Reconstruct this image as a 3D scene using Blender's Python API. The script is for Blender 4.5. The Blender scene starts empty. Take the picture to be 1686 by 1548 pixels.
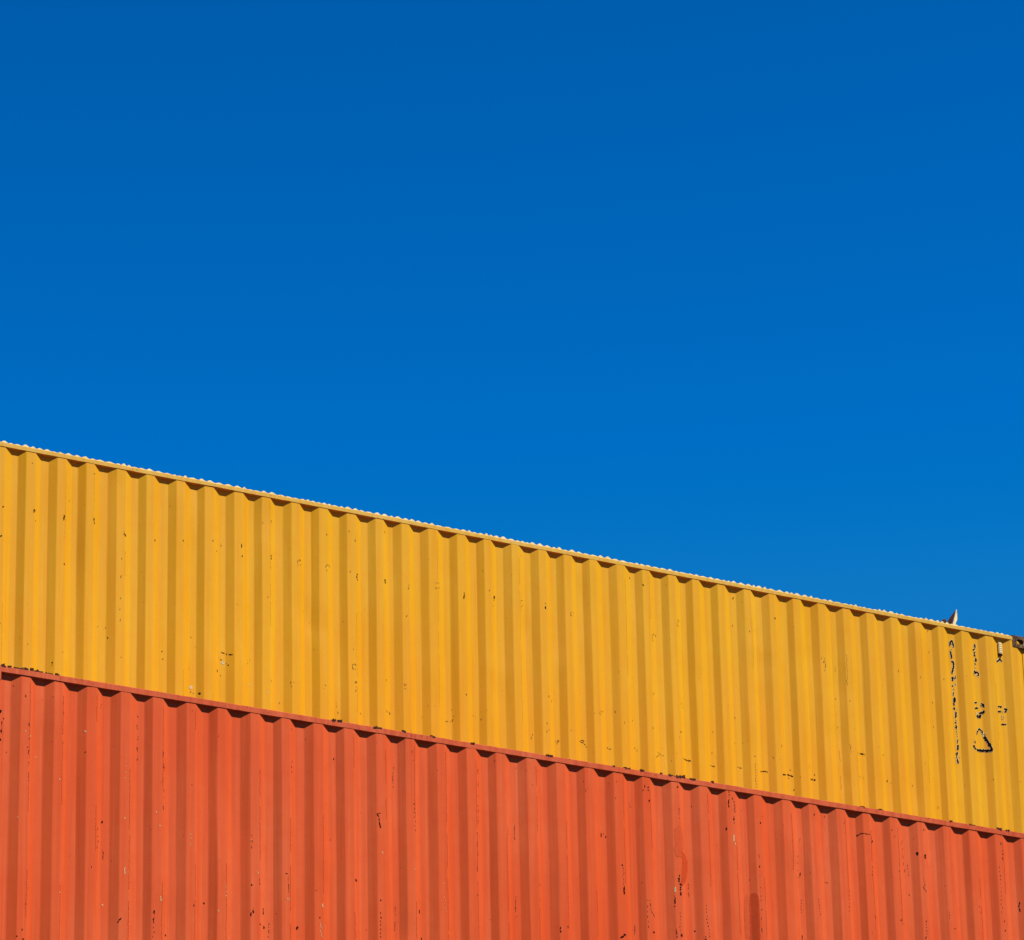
import bpy, bmesh, math, random
from mathutils import Matrix, Vector
from bisect import bisect_right

# ------------------------------------------------------------------ camera
CAM_ROT = [[0.845987, -0.5327912, -0.0209645], [0.170791, 0.3080159, -0.9359256], [0.5051103, 0.7882003, 0.3515734]]   # rows: camera right, down, forward in world axes
FOCAL = 153.742
CAM_Z = 1.221

scene = bpy.context.scene
C = scene.collection
cam_data = bpy.data.cameras.new("camera")
cam_data.sensor_width = 36.0
cam_data.lens = FOCAL
cam_data.clip_start = 0.1
cam_data.clip_end = 6000.0
cam = bpy.data.objects.new("camera", cam_data)
r, d, f = CAM_ROT
cam.matrix_world = Matrix(((r[0], -d[0], -f[0], 0), (r[1], -d[1], -f[1], 0), (r[2], -d[2], -f[2], CAM_Z), (0, 0, 0, 1)))
C.objects.link(cam)
scene.camera = cam

# ------------------------------------------------------------------ sky and sun
SUN_EL, SUN_AZ = math.radians(52.0), math.radians(32.0)      # azimuth measured from the wall's outward normal, to the right
to_sun = Vector((math.sin(SUN_AZ) * math.cos(SUN_EL), -math.cos(SUN_AZ) * math.cos(SUN_EL), math.sin(SUN_EL)))
world = bpy.data.worlds.new("World")
scene.world = world
world.use_nodes = True
wn, wl = world.node_tree.nodes, world.node_tree.links
wn.clear()
sky = wn.new("ShaderNodeTexSky")
sky.sky_type = 'NISHITA'
sky.sun_disc = False
sky.sun_elevation = SUN_EL
sky.sun_rotation = math.radians(180.0) - SUN_AZ
sky.altitude = 0.0
sky.air_density = 1.0
sky.dust_density = 0.0
sky.ozone_density = 1.0
hsv = wn.new("ShaderNodeHueSaturation")
hsv.inputs['Hue'].default_value = 0.4965
hsv.inputs['Saturation'].default_value = 1.165
hsv.inputs['Value'].default_value = 0.2015
bg = wn.new("ShaderNodeBackground")
bg.inputs['Strength'].default_value = 0.1
wo = wn.new("ShaderNodeOutputWorld")
deep = wn.new("ShaderNodeGamma")          # the deep, polarised blue of a clear dry day
deep.inputs['Gamma'].default_value = 2.0
wl.new(sky.outputs[0], deep.inputs['Color'])
wl.new(deep.outputs[0], hsv.inputs['Color'])
cap = wn.new("ShaderNodeMix")             # no milky glow around the sun or along the horizon
cap.data_type = 'RGBA'
cap.blend_type = 'DARKEN'
cap.inputs['Factor'].default_value = 1.0
cap.inputs[7].default_value = (0.031, 1.080, 3.198, 1.0)
wl.new(hsv.outputs[0], cap.inputs[6])
wl.new(cap.outputs[2], bg.inputs['Color'])
wl.new(bg.outputs[0], wo.inputs['Surface'])

sun_data = bpy.data.lights.new("sun", 'SUN')
sun_data.energy = 5.0
sun_data.angle = math.radians(0.5)
sun_data.color = (1.0, 0.95, 0.87)
sun = bpy.data.objects.new("sun", sun_data)
sun.rotation_euler = to_sun.to_track_quat('Z', 'Y').to_euler()
sun.location = (10, -20, 60)
C.objects.link(sun)

scene.view_settings.view_transform = 'Standard'
scene.view_settings.look = 'None'
scene.view_settings.exposure = 0.79
scene.view_settings.gamma = 1.0

# ------------------------------------------------------------------ measurements
YELLOW_FACE, RED_FACE = 31.2521, 28.6833          # distance of each wall plane
YELLOW_START, RED_START = 13.713, 13.560
DEPTH = 0.03
YELLOW_BENDS = [13.964, 14.248, 14.532, 14.817, 15.101, 15.384, 15.665, 15.947, 16.240, 16.526, 16.809, 17.091, 17.374, 17.661, 17.939, 18.227, 18.518, 18.773, 19.055, 19.361, 19.642, 19.926, 20.218, 20.497, 20.778, 21.064, 21.350, 21.639, 21.915, 22.196, 22.482, 22.770, 23.058, 23.336, 23.628, 23.907, 24.190, 24.473, 24.759, 25.045, 25.320, 25.619]
RED_BENDS = [13.837, 14.118, 14.399, 14.690, 14.976, 15.260, 15.541, 15.826, 16.113, 16.399, 16.683, 16.966, 17.252, 17.532, 17.818, 18.102, 18.387, 18.671, 18.956, 19.239, 19.525, 19.806, 20.088, 20.369, 20.652, 20.934, 21.219, 21.504, 21.790, 22.077, 22.360, 22.642, 22.932, 23.209, 23.496, 23.780, 24.064, 24.348, 24.632, 24.916, 25.200]
# wear on the paint: (tone, width, points along the wall in metres)
YELLOW_WEAR = [
    ('dark',0.0185,[(15.248,13.936),(15.245,13.922),(15.244,13.908)]),
    ('dark',0.0103,[(15.524,13.933),(15.524,13.909),(15.523,13.884)]),
    ('dark',0.0113,[(15.811,13.965),(15.808,13.934),(15.811,13.904)]),
    ('dark',0.0133,[(16.105,13.859),(16.11,13.851),(16.109,13.841)]),
    ('dark',0.0072,[(16.098,13.897),(16.099,13.875),(16.097,13.853)]),
    ('dark',0.0113,[(16.393,13.866),(16.393,13.858),(16.391,13.849)]),
    ('dark',0.0072,[(16.665,13.915),(16.663,13.901),(16.663,13.887)]),
    ('dark',0.0154,[(18.393,13.893),(18.388,13.861),(18.399,13.833)]),
    ('dark',0.0174,[(18.675,13.892),(18.681,13.871),(18.68,13.848)]),
    ('dark',0.0185,[(19.818,13.924),(19.824,13.907),(19.811,13.884)]),
    ('dark',0.0113,[(17.529,13.923),(17.527,13.9),(17.53,13.878)]),
    ('dark',0.0123,[(20.353,13.937),(20.354,13.909),(20.355,13.88)]),
    ('dark',0.0154,[(14.938,13.654),(14.942,13.647),(14.934,13.638)]),
    ('dark',0.0092,[(15.439,12.625),(15.44,12.606),(15.441,12.587)]),
    ('dark',0.0133,[(15.961,12.923),(15.961,12.916),(15.959,12.909)]),
    ('dark',0.0103,[(16.483,12.887),(16.483,12.881),(16.481,12.876)]),
    ('dark',0.0154,[(16.487,12.817),(16.491,12.812),(16.491,12.807)]),
    ('dark',0.0154,[(17.109,12.858),(17.11,12.852),(17.108,12.847)]),
    ('dark',0.0103,[(17.006,12.793),(17.01,12.786),(17.007,12.776)]),
    ('dark',0.0231,[(16.835,12.567),(16.84,12.557),(16.84,12.546)]),
    ('dark',0.0154,[(14.957,13.917),(14.958,13.909),(14.957,13.901)]),
    ('dark',0.0077,[(17.235,13.969),(17.236,13.95),(17.235,13.93)]),
    ('dark',0.0123,[(17.242,13.863),(17.238,13.856),(17.24,13.849)]),
    ('dark',0.0113,[(15.535,13.501),(15.538,13.496),(15.531,13.488)]),
    ('dark',0.0103,[(16.952,13.954),(16.949,13.948),(16.953,13.943)]),
    ('dark',0.0077,[(15.265,13.841),(15.263,13.835),(15.265,13.83)]),
    ('dark',0.0103,[(21.427,14.305),(21.426,14.293),(21.425,14.281)]),
    ('dark',0.0082,[(22.452,14.374),(22.454,14.348),(22.448,14.32)]),
    ('dark',0.0133,[(23.055,12.58),(23.054,12.572),(23.051,12.564)]),
    ('dark',0.0103,[(24.105,13.062),(24.106,13.056),(24.101,13.049)]),
    ('dark',0.0133,[(24.141,12.821),(24.139,12.812),(24.143,12.803)]),
    ('dark',0.0113,[(22.902,14.212),(22.9,14.205),(22.902,14.198)]),
    ('dark',0.0092,[(19.491,13.899),(19.494,13.868),(19.487,13.835)]),
    ('dark',0.0103,[(19.498,12.954),(19.494,12.947),(19.495,12.94)]),
    ('dark',0.0174,[(21.789,12.952),(21.794,12.941),(21.79,12.929)]),
    ('dark',0.0103,[(22.906,14.216),(22.903,14.21),(22.904,14.204)]),
    ('rub',0.0056,[(17.829,13.882),(17.817,13.868),(17.803,13.863),(17.794,13.871),(17.79,13.887),(17.793,13.904),(17.801,13.916),(17.814,13.921),(17.827,13.916),(17.833,13.901)]),
    ('rub',0.0056,[(18.114,13.884),(18.102,13.869),(18.088,13.864),(18.078,13.873),(18.074,13.89),(18.077,13.909),(18.086,13.922),(18.1,13.927),(18.113,13.921),(18.118,13.905)]),
    ('rub',0.0056,[(19.24,13.907),(19.223,13.891),(19.206,13.887),(19.193,13.894),(19.188,13.91),(19.192,13.927),(19.204,13.94),(19.221,13.945),(19.239,13.941),(19.246,13.927)]),
    ('rub',0.0056,[(18.373,13.014),(18.362,13.003),(18.349,13.0),(18.337,13.007),(18.333,13.021),(18.336,13.037),(18.347,13.048),(18.36,13.052),(18.372,13.045),(18.377,13.032)]),
    ('rub',0.0056,[(18.377,12.853),(18.371,12.842),(18.364,12.84),(18.358,12.848),(18.355,12.864),(18.357,12.88),(18.363,12.892),(18.37,12.894),(18.377,12.887),(18.379,12.871)]),
    ('rub',0.0056,[(20.127,13.89),(20.115,13.875),(20.099,13.87),(20.087,13.876),(20.082,13.891),(20.086,13.909),(20.099,13.924),(20.114,13.93),(20.127,13.925),(20.132,13.91)]),
    ('rub',0.0056,[(20.655,13.877),(20.643,13.867),(20.633,13.865),(20.624,13.87),(20.621,13.881),(20.624,13.893),(20.632,13.902),(20.643,13.904),(20.654,13.901),(20.66,13.892)]),
    ('rub',0.0056,[(18.92,13.845),(18.916,13.836),(18.913,13.835),(18.91,13.842),(18.908,13.855),(18.91,13.869),(18.913,13.878),(18.916,13.88),(18.92,13.873),(18.921,13.86)]),
    ('rub',0.0056,[(18.873,12.912),(18.869,12.901),(18.864,12.9),(18.859,12.908),(18.858,12.924),(18.859,12.941),(18.863,12.952),(18.869,12.954),(18.873,12.946),(18.875,12.93)]),
    ('rub',0.0056,[(21.562,13.793),(21.547,13.775),(21.529,13.769),(21.515,13.777),(21.51,13.796),(21.516,13.818),(21.53,13.836),(21.548,13.843),(21.563,13.835),(21.568,13.817)]),
    ('rub',0.0056,[(21.814,13.97),(21.806,13.955),(21.797,13.951),(21.79,13.961),(21.788,13.98),(21.792,14.002),(21.8,14.019),(21.809,14.023),(21.816,14.014),(21.818,13.994)]),
    ('rub',0.0056,[(20.949,12.984),(20.935,12.973),(20.921,12.97),(20.911,12.975),(20.907,12.986),(20.911,12.998),(20.92,13.007),(20.934,13.011),(20.949,13.009),(20.955,12.999)]),
    ('rub',0.0082,[(15.808,14.366),(15.806,14.357),(15.808,14.349)]),
    ('rub',0.0082,[(17.002,13.874),(16.998,13.865),(17.003,13.858)]),
    ('rub',0.0082,[(17.049,13.936),(17.051,13.928),(17.051,13.919)]),
    ('rub',0.0082,[(15.217,14.352),(15.219,14.344),(15.22,14.336)]),
    ('rub',0.0082,[(17.622,12.6),(17.619,12.591),(17.62,12.583)]),
    ('rub',0.0082,[(18.417,12.622),(18.421,12.615),(18.419,12.606)]),
    ('rub',0.0082,[(18.689,12.68),(18.688,12.671),(18.692,12.664)]),
    ('rub',0.0082,[(18.72,12.666),(18.721,12.657),(18.722,12.649)]),
    ('rub',0.0082,[(18.367,12.82),(18.366,12.811),(18.365,12.803)]),
    ('rub',0.0082,[(18.685,12.968),(18.684,12.959),(18.682,12.95)]),
    ('rub',0.0082,[(19.761,13.972),(19.76,13.963),(19.763,13.955)]),
    ('rub',0.0082,[(19.802,13.831),(19.8,13.822),(19.797,13.813)]),
    ('rub',0.0082,[(18.374,14.205),(18.371,14.196),(18.372,14.188)]),
    ('rub',0.0082,[(18.313,14.28),(18.315,14.272),(18.312,14.263)]),
    ('rub',0.0082,[(18.322,13.908),(18.321,13.899),(18.319,13.89)]),
    ('rub',0.0082,[(21.295,14.354),(21.298,14.345),(21.294,14.336)]),
    ('rub',0.0082,[(22.434,14.08),(22.431,14.071),(22.43,14.062)]),
    ('rub',0.0082,[(22.603,14.039),(22.6,14.03),(22.6,14.021)]),
    ('rub',0.0082,[(22.419,13.183),(22.419,13.174),(22.416,13.165)]),
    ('rub',0.0082,[(20.368,13.069),(20.364,13.059),(20.367,13.051)]),
    ('rub',0.0082,[(20.403,13.033),(20.401,13.024),(20.407,13.017)]),
    ('rub',0.0082,[(20.341,12.814),(20.338,12.806),(20.34,12.797)]),
    ('rub',0.0082,[(20.338,12.735),(20.34,12.727),(20.337,12.718)]),
    ('rub',0.0082,[(21.171,12.943),(21.173,12.935),(21.17,12.926)]),
    ('rub',0.0082,[(21.088,13.039),(21.087,13.031),(21.088,13.022)]),
    ('rub',0.0082,[(21.32,12.71),(21.317,12.701),(21.319,12.693)]),
    ('rub',0.0082,[(21.295,12.729),(21.293,12.72),(21.297,12.712)]),
    ('rub',0.0082,[(20.187,12.664),(20.189,12.656),(20.186,12.647)]),
    ('rub',0.0082,[(20.202,12.695),(20.199,12.686),(20.201,12.678)]),
    ('rub',0.0082,[(22.144,12.806),(22.142,12.797),(22.141,12.788)]),
    ('rub',0.0082,[(22.605,12.835),(22.603,12.826),(22.607,12.818)]),
    ('rub',0.0082,[(24.325,13.921),(24.322,13.912),(24.32,13.903)]),
    ('rub',0.0082,[(24.575,13.9),(24.577,13.891),(24.574,13.882)]),
    ('rub',0.0082,[(24.718,14.18),(24.721,14.171),(24.716,14.161)]),
    ('rub',0.0082,[(24.859,13.925),(24.861,13.917),(24.859,13.907)]),
    ('rub',0.0082,[(24.727,13.677),(24.729,13.669),(24.728,13.659)]),
    ('rub',0.0082,[(24.725,13.436),(24.724,13.427),(24.721,13.417)]),
    ('rub',0.0082,[(22.914,12.979),(22.912,12.97),(22.916,12.961)]),
    ('rub',0.0082,[(23.704,13.076),(23.707,13.067),(23.706,13.058)]),
    ('rub',0.0082,[(23.585,13.541),(23.584,13.532),(23.585,13.523)]),
    ('rub',0.0082,[(23.729,13.536),(23.731,13.528),(23.729,13.518)]),
    ('rub',0.0082,[(23.59,13.262),(23.592,13.254),(23.589,13.245)]),
    ('rub',0.0082,[(23.442,13.874),(23.443,13.865),(23.442,13.856)]),
    ('rub',0.0082,[(23.461,13.835),(23.459,13.826),(23.463,13.818)]),
    ('rub',0.0082,[(23.423,13.913),(23.426,13.904),(23.419,13.894)]),
    ('rub',0.0082,[(24.718,14.393),(24.721,14.385),(24.72,14.375)]),
    ('rub',0.0082,[(22.757,12.714),(22.758,12.705),(22.753,12.696)]),
    ('rub',0.0082,[(24.721,12.641),(24.723,12.632),(24.717,12.622)]),
    ('rub',0.0082,[(24.432,12.814),(24.435,12.806),(24.432,12.796)]),
    ('rub',0.0082,[(17.523,13.812),(17.521,13.803),(17.521,13.795)]),
    ('rub',0.0082,[(17.493,13.534),(17.494,13.526),(17.493,13.518)]),
    ('rub',0.0082,[(16.072,13.643),(16.073,13.635),(16.074,13.627)]),
    ('rub',0.0082,[(16.068,13.479),(16.066,13.47),(16.065,13.462)]),
    ('rub',0.0082,[(16.064,13.288),(16.067,13.28),(16.062,13.271)]),
    ('rub',0.0082,[(16.06,13.189),(16.062,13.182),(16.058,13.173)]),
    ('rub',0.0082,[(16.067,13.093),(16.069,13.085),(16.068,13.077)]),
    ('rub',0.0082,[(16.663,12.275),(16.666,12.267),(16.664,12.259)]),
    ('rub',0.0082,[(17.446,14.213),(17.448,14.205),(17.444,14.196)]),
    ('rub',0.0082,[(17.532,14.24),(17.533,14.232),(17.531,14.223)]),
    ('rub',0.0082,[(18.085,14.212),(18.087,14.204),(18.086,14.195)]),
    ('rub',0.0082,[(18.683,14.343),(18.683,14.335),(18.683,14.326)]),
    ('rub',0.0082,[(18.894,13.585),(18.891,13.576),(18.891,13.568)]),
    ('rub',0.0082,[(21.5,13.269),(21.501,13.26),(21.5,13.251)]),
    ('rub',0.0082,[(21.481,12.937),(21.483,12.929),(21.481,12.92)]),
    ('rub',0.0082,[(21.276,12.984),(21.273,12.974),(21.274,12.966)]),
    ('rub',0.0082,[(21.816,13.222),(21.818,13.214),(21.815,13.205)]),
    ('rub',0.0082,[(21.843,13.195),(21.838,13.185),(21.845,13.178)]),
    ('rub',0.0082,[(22.16,13.011),(22.162,13.002),(22.156,12.993)]),
    ('dark',0.0082,[(17.051,12.965),(17.097,12.953),(17.15,12.946)]),
    ('rub',0.0082,[(17.021,12.909),(17.075,12.874),(17.112,12.855)]),
    ('rub',0.0072,[(19.291,12.676),(19.37,12.686)]),
    ('rub',0.0062,[(19.365,12.686),(19.376,12.742)]),
    ('rub',0.0072,[(19.575,12.779),(19.625,12.748)]),
    ('rub',0.0072,[(19.674,12.773),(19.654,12.739)]),
    ('rub',0.0092,[(20.424,12.65),(20.485,12.677),(20.451,12.632)]),
    ('rub',0.0092,[(20.694,12.699),(20.744,12.686),(20.775,12.651)]),
    ('dark',0.0062,[(20.719,12.711),(20.764,12.706)]),
    ('rub',0.0082,[(20.989,12.681),(21.024,12.67),(21.057,12.68)]),
    ('rub',0.0113,[(21.535,12.711),(21.591,12.694),(21.63,12.683)]),
    ('rub',0.0062,[(21.562,12.695),(21.504,12.657)]),
    ('dark',0.0103,[(21.812,12.693),(21.864,12.688),(21.911,12.689)]),
    ('rub',0.0082,[(21.87,12.683),(21.896,12.663)]),
    ('rub',0.0092,[(22.103,12.678),(22.145,12.67),(22.192,12.677)]),
    ('rub',0.0082,[(22.398,12.704),(22.443,12.701),(22.484,12.701)]),
    ('dark',0.0082,[(22.672,12.695),(22.723,12.706),(22.77,12.707)]),
    ('dark',0.0123,[(22.906,12.692),(22.96,12.701)]),
    ('dark',0.0144,[(22.981,12.712),(23.051,12.7)]),
    ('dark',0.0103,[(23.014,12.765),(23.034,12.756)]),
    ('rub',0.0072,[(23.003,12.687),(23.008,12.653)]),
    ('dark',0.0133,[(23.243,12.703),(23.321,12.706)]),
    ('dark',0.0082,[(23.296,12.758),(23.303,12.747)]),
    ('dark',0.0144,[(23.792,13.031),(23.851,13.034),(23.9,13.032)]),
    ('rub',0.0067,[(23.792,12.798),(23.858,12.808),(23.878,12.787)]),
    ('rub',0.0067,[(18.714,12.679),(18.732,12.654)]),
    ('rub',0.0051,[(18.2,12.58),(18.182,12.665)]),
    ('rub',0.0062,[(22.606,12.756),(22.605,12.749),(22.607,12.742)]),
    ('rub',0.0062,[(22.604,12.729),(22.602,12.721),(22.603,12.714)]),
    ('rub',0.0062,[(22.61,12.703),(22.607,12.695),(22.607,12.688)]),
    ('rub',0.0062,[(22.606,12.675),(22.608,12.668),(22.606,12.66)]),
    ('rub',0.0062,[(22.604,12.648),(22.606,12.641),(22.605,12.633)]),
    ('rub',0.0062,[(22.6,12.62),(22.602,12.613),(22.598,12.605)]),
    ('rub',0.0062,[(22.603,12.594),(22.604,12.586),(22.601,12.579)]),
    ('rub',0.0062,[(22.607,12.567),(22.605,12.56),(22.608,12.553)]),
    ('rub',0.0062,[(22.601,12.539),(22.599,12.532),(22.6,12.524)]),
    ('rub',0.0062,[(23.596,13.025),(23.595,13.019),(23.597,13.013)]),
    ('rub',0.0062,[(23.6,13.003),(23.597,12.996),(23.598,12.99)]),
    ('rub',0.0062,[(23.599,12.98),(23.599,12.974),(23.6,12.968)]),
    ('rub',0.0062,[(23.599,12.958),(23.597,12.951),(23.597,12.945)]),
    ('rub',0.0062,[(23.604,12.936),(23.603,12.93),(23.604,12.924)]),
    ('rub',0.0062,[(23.602,12.778),(23.602,12.773),(23.602,12.767)]),
    ('rub',0.0062,[(23.598,12.756),(23.597,12.75),(23.6,12.745)]),
    ('rub',0.0062,[(23.597,12.735),(23.599,12.729),(23.596,12.723)]),
    ('rub',0.0062,[(23.602,12.714),(23.603,12.708),(23.602,12.702)]),
    ('rub',0.0062,[(23.598,12.692),(23.596,12.686),(23.599,12.68)]),
    ('rub',0.0062,[(23.598,12.67),(23.598,12.664),(23.595,12.658)]),
    ('rub',0.0062,[(23.712,13.98),(23.709,13.972),(23.712,13.966)]),
    ('rub',0.0062,[(23.712,13.954),(23.714,13.947),(23.711,13.94)]),
    ('rub',0.0062,[(23.715,13.929),(23.714,13.922),(23.715,13.915)]),
    ('rub',0.0062,[(23.71,13.903),(23.709,13.896),(23.711,13.889)]),
    ('rub',0.0062,[(23.71,13.877),(23.711,13.87),(23.708,13.863)]),
    ('rub',0.0062,[(23.711,13.852),(23.708,13.845),(23.707,13.837)]),
    ('rub',0.0062,[(23.717,13.827),(23.718,13.821),(23.717,13.814)]),
    ('rub',0.0062,[(23.715,13.802),(23.716,13.795),(23.712,13.787)]),
    ('rub',0.0062,[(23.712,13.776),(23.711,13.769),(23.711,13.762)]),
    ('rub',0.0062,[(23.715,13.751),(23.715,13.744),(23.716,13.737)]),
    ('rub',0.0062,[(23.706,13.724),(23.706,13.717),(23.706,13.71)]),
    ('rub',0.0062,[(23.711,13.7),(23.712,13.693),(23.712,13.686)]),
    ('rub',0.0062,[(23.704,13.097),(23.706,13.091),(23.703,13.085)]),
    ('rub',0.0062,[(23.708,13.076),(23.71,13.07),(23.708,13.064)]),
    ('rub',0.0062,[(23.706,13.053),(23.705,13.047),(23.705,13.041)]),
    ('rub',0.0062,[(23.711,13.032),(23.713,13.026),(23.712,13.02)]),
    ('rub',0.0062,[(23.595,13.846),(23.594,13.841),(23.596,13.836)]),
    ('rub',0.0062,[(23.596,13.828),(23.596,13.823),(23.593,13.818)]),
    ('rub',0.0062,[(23.598,13.81),(23.598,13.805),(23.598,13.8)]),
    ('rub',0.0062,[(23.459,13.909),(23.458,13.901),(23.461,13.894)]),
    ('rub',0.0062,[(23.46,13.881),(23.458,13.872),(23.457,13.864)]),
    ('rub',0.0062,[(23.464,13.853),(23.466,13.845),(23.465,13.837)]),
    ('rub',0.0062,[(23.461,13.823),(23.459,13.815),(23.458,13.807)]),
    ('rub',0.0062,[(23.458,13.794),(23.456,13.786),(23.459,13.779)]),
    ('pale',0.0359,[(17.057,12.879),(17.067,12.867),(17.064,12.853)]),
    ('pale',0.0359,[(16.771,12.617),(16.762,12.603),(16.764,12.589)]),
    ('pale',0.0154,[(17.33,12.719),(17.328,12.711),(17.335,12.704)]),
    ('pale',0.0154,[(17.491,12.67),(17.488,12.661),(17.495,12.654)]),
    ('rub',0.0077,[(16.759,12.57),(16.76,12.564),(16.76,12.559)]),
    ('rub',0.0077,[(16.783,12.562),(16.785,12.557),(16.782,12.552)]),
    ('rub',0.0034,[(20.271,14.074),(20.27,14.072),(20.27,14.069)]),
    ('rub',0.004,[(15.532,12.718),(15.533,12.713),(15.533,12.708)]),
    ('rub',0.0058,[(21.676,12.657),(21.676,12.652),(21.676,12.647)]),
    ('rub',0.0046,[(22.493,13.359),(22.494,13.356),(22.493,13.353)]),
    ('rub',0.0058,[(15.584,14.081),(15.584,14.077),(15.585,14.075)]),
    ('rub',0.0043,[(24.141,13.755),(24.139,13.75),(24.142,13.747)]),
    ('rub',0.0035,[(15.138,12.782),(15.138,12.779),(15.138,12.777)]),
    ('rub',0.0045,[(17.195,13.414),(17.194,13.409),(17.196,13.405)]),
    ('rub',0.0059,[(25.714,13.024),(25.713,13.018),(25.715,13.012)]),
    ('rub',0.0034,[(23.756,13.271),(23.757,13.267),(23.755,13.261)]),
    ('rub',0.0049,[(21.597,12.76),(21.598,12.758),(21.596,12.755)]),
    ('rub',0.004,[(24.036,13.132),(24.036,13.126),(24.034,13.12)]),
    ('rub',0.0058,[(23.728,12.719),(23.728,12.714),(23.728,12.708)]),
    ('rub',0.0061,[(21.132,13.411),(21.13,13.408),(21.133,13.404)]),
    ('rub',0.0049,[(19.97,13.396),(19.969,13.393),(19.969,13.39)]),
    ('rub',0.0052,[(23.115,12.7),(23.116,12.697),(23.115,12.695)]),
    ('rub',0.0057,[(20.12,14.36),(20.121,14.355),(20.117,14.349)]),
    ('rub',0.0045,[(22.628,14.289),(22.628,14.286),(22.63,14.284)]),
    ('rub',0.004,[(22.757,12.884),(22.758,12.88),(22.756,12.876)]),
    ('rub',0.0054,[(19.055,12.682),(19.054,12.676),(19.056,12.671)]),
    ('rub',0.0044,[(23.221,13.067),(23.218,13.063),(23.223,13.061)]),
    ('rub',0.0054,[(25.001,13.847),(25.001,13.843),(25.002,13.839)]),
    ('rub',0.0039,[(18.103,13.291),(18.101,13.287),(18.102,13.283)]),
    ('rub',0.0035,[(17.75,12.799),(17.749,12.794),(17.751,12.789)]),
    ('rub',0.0037,[(16.544,14.207),(16.545,14.202),(16.545,14.196)]),
    ('rub',0.0041,[(19.995,14.151),(19.996,14.147),(19.994,14.143)]),
    ('rub',0.0034,[(17.334,12.939),(17.333,12.933),(17.334,12.927)]),
    ('rub',0.0033,[(21.731,12.732),(21.73,12.726),(21.731,12.72)]),
    ('rub',0.0036,[(15.202,13.089),(15.201,13.086),(15.202,13.083)]),
    ('rub',0.0049,[(18.184,12.685),(18.185,12.682),(18.182,12.678)]),
    ('rub',0.006,[(17.043,12.756),(17.045,12.751),(17.041,12.746)]),
    ('rub',0.0051,[(24.578,13.046),(24.576,13.04),(24.576,13.034)]),
    ('rub',0.0048,[(16.269,13.556),(16.269,13.552),(16.27,13.548)]),
    ('rub',0.0032,[(23.802,12.961),(23.801,12.958),(23.801,12.955)]),
    ('rub',0.005,[(20.818,14.01),(20.817,14.006),(20.818,14.003)]),
    ('rub',0.0041,[(25.143,13.996),(25.141,13.99),(25.14,13.983)]),
    ('rub',0.0053,[(16.805,12.978),(16.805,12.973),(16.804,12.967)]),
    ('rub',0.0043,[(17.958,13.13),(17.958,13.128),(17.958,13.125)]),
    ('rub',0.0035,[(18.479,13.591),(18.479,13.589),(18.479,13.587)]),
    ('rub',0.004,[(19.126,14.153),(19.127,14.148),(19.126,14.144)]),
    ('rub',0.0036,[(25.459,13.362),(25.459,13.357),(25.459,13.351)]),
    ('rub',0.0044,[(22.537,14.316),(22.536,14.31),(22.535,14.304)]),
    ('rub',0.0044,[(16.713,13.875),(16.713,13.872),(16.711,13.868)]),
    ('rub',0.0048,[(18.349,13.193),(18.351,13.187),(18.348,13.181)]),
    ('rub',0.0048,[(18.254,13.434),(18.255,13.431),(18.254,13.427)]),
    ('rub',0.0058,[(19.695,14.146),(19.696,14.141),(19.693,14.136)]),
    ('rub',0.0032,[(22.327,13.274),(22.327,13.268),(22.325,13.262)]),
    ('rub',0.0049,[(25.052,12.899),(25.051,12.894),(25.05,12.889)]),
    ('rub',0.0037,[(19.708,12.842),(19.708,12.838),(19.709,12.834)]),
    ('rub',0.004,[(25.259,12.705),(25.257,12.701),(25.259,12.697)]),
    ('rub',0.0053,[(23.966,12.81),(23.966,12.807),(23.967,12.804)]),
    ('rub',0.0074,[(17.716,12.789),(17.718,12.782),(17.715,12.775)]),
    ('rub',0.0031,[(24.788,13.325),(24.788,13.322),(24.788,13.32)]),
    ('rub',0.0036,[(19.166,13.01),(19.166,13.004),(19.166,12.999)]),
    ('rub',0.0034,[(20.091,12.983),(20.09,12.978),(20.09,12.974)]),
    ('rub',0.0047,[(22.891,12.843),(22.89,12.839),(22.891,12.835)]),
    ('rub',0.008,[(16.078,12.76),(16.079,12.757),(16.078,12.754)]),
    ('rub',0.0046,[(19.171,12.79),(19.172,12.786),(19.171,12.782)]),
    ('rub',0.004,[(20.36,12.755),(20.361,12.75),(20.36,12.746)]),
    ('rub',0.006,[(20.85,12.978),(20.852,12.975),(20.851,12.971)]),
    ('rub',0.0048,[(22.495,12.945),(22.494,12.941),(22.494,12.937)]),
    ('rub',0.0041,[(18.044,12.784),(18.043,12.78),(18.044,12.775)]),
    ('rub',0.0072,[(21.77,12.888),(21.772,12.885),(21.768,12.88)]),
    ('rub',0.0082,[(15.873,13.006),(15.869,13.003),(15.875,13.002)]),
    ('rub',0.0042,[(14.978,12.825),(14.98,12.822),(14.978,12.818)]),
    ('rub',0.0053,[(17.31,12.906),(17.309,12.9),(17.308,12.894)]),
    ('rub',0.0031,[(23.234,12.823),(23.233,12.815),(23.233,12.808)]),
    ('rub',0.0081,[(20.593,12.783),(20.592,12.779),(20.594,12.775)]),
    ('rub',0.006,[(14.955,12.882),(14.957,12.877),(14.955,12.873)]),
    ('rub',0.0051,[(22.542,12.974),(22.542,12.971),(22.541,12.968)]),
    ('rub',0.0054,[(15.21,12.738),(15.211,12.733),(15.211,12.727)]),
    ('rub',0.0065,[(18.061,12.817),(18.06,12.811),(18.063,12.805)]),
    ('rub',0.0081,[(15.943,13.01),(15.944,13.004),(15.942,12.997)]),
    ('rub',0.0076,[(22.4,12.935),(22.401,12.929),(22.403,12.925)]),
    ('rub',0.0076,[(17.725,12.758),(17.726,12.752),(17.724,12.747)]),
    ('rub',0.0055,[(16.741,12.777),(16.741,12.77),(16.741,12.764)]),
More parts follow.
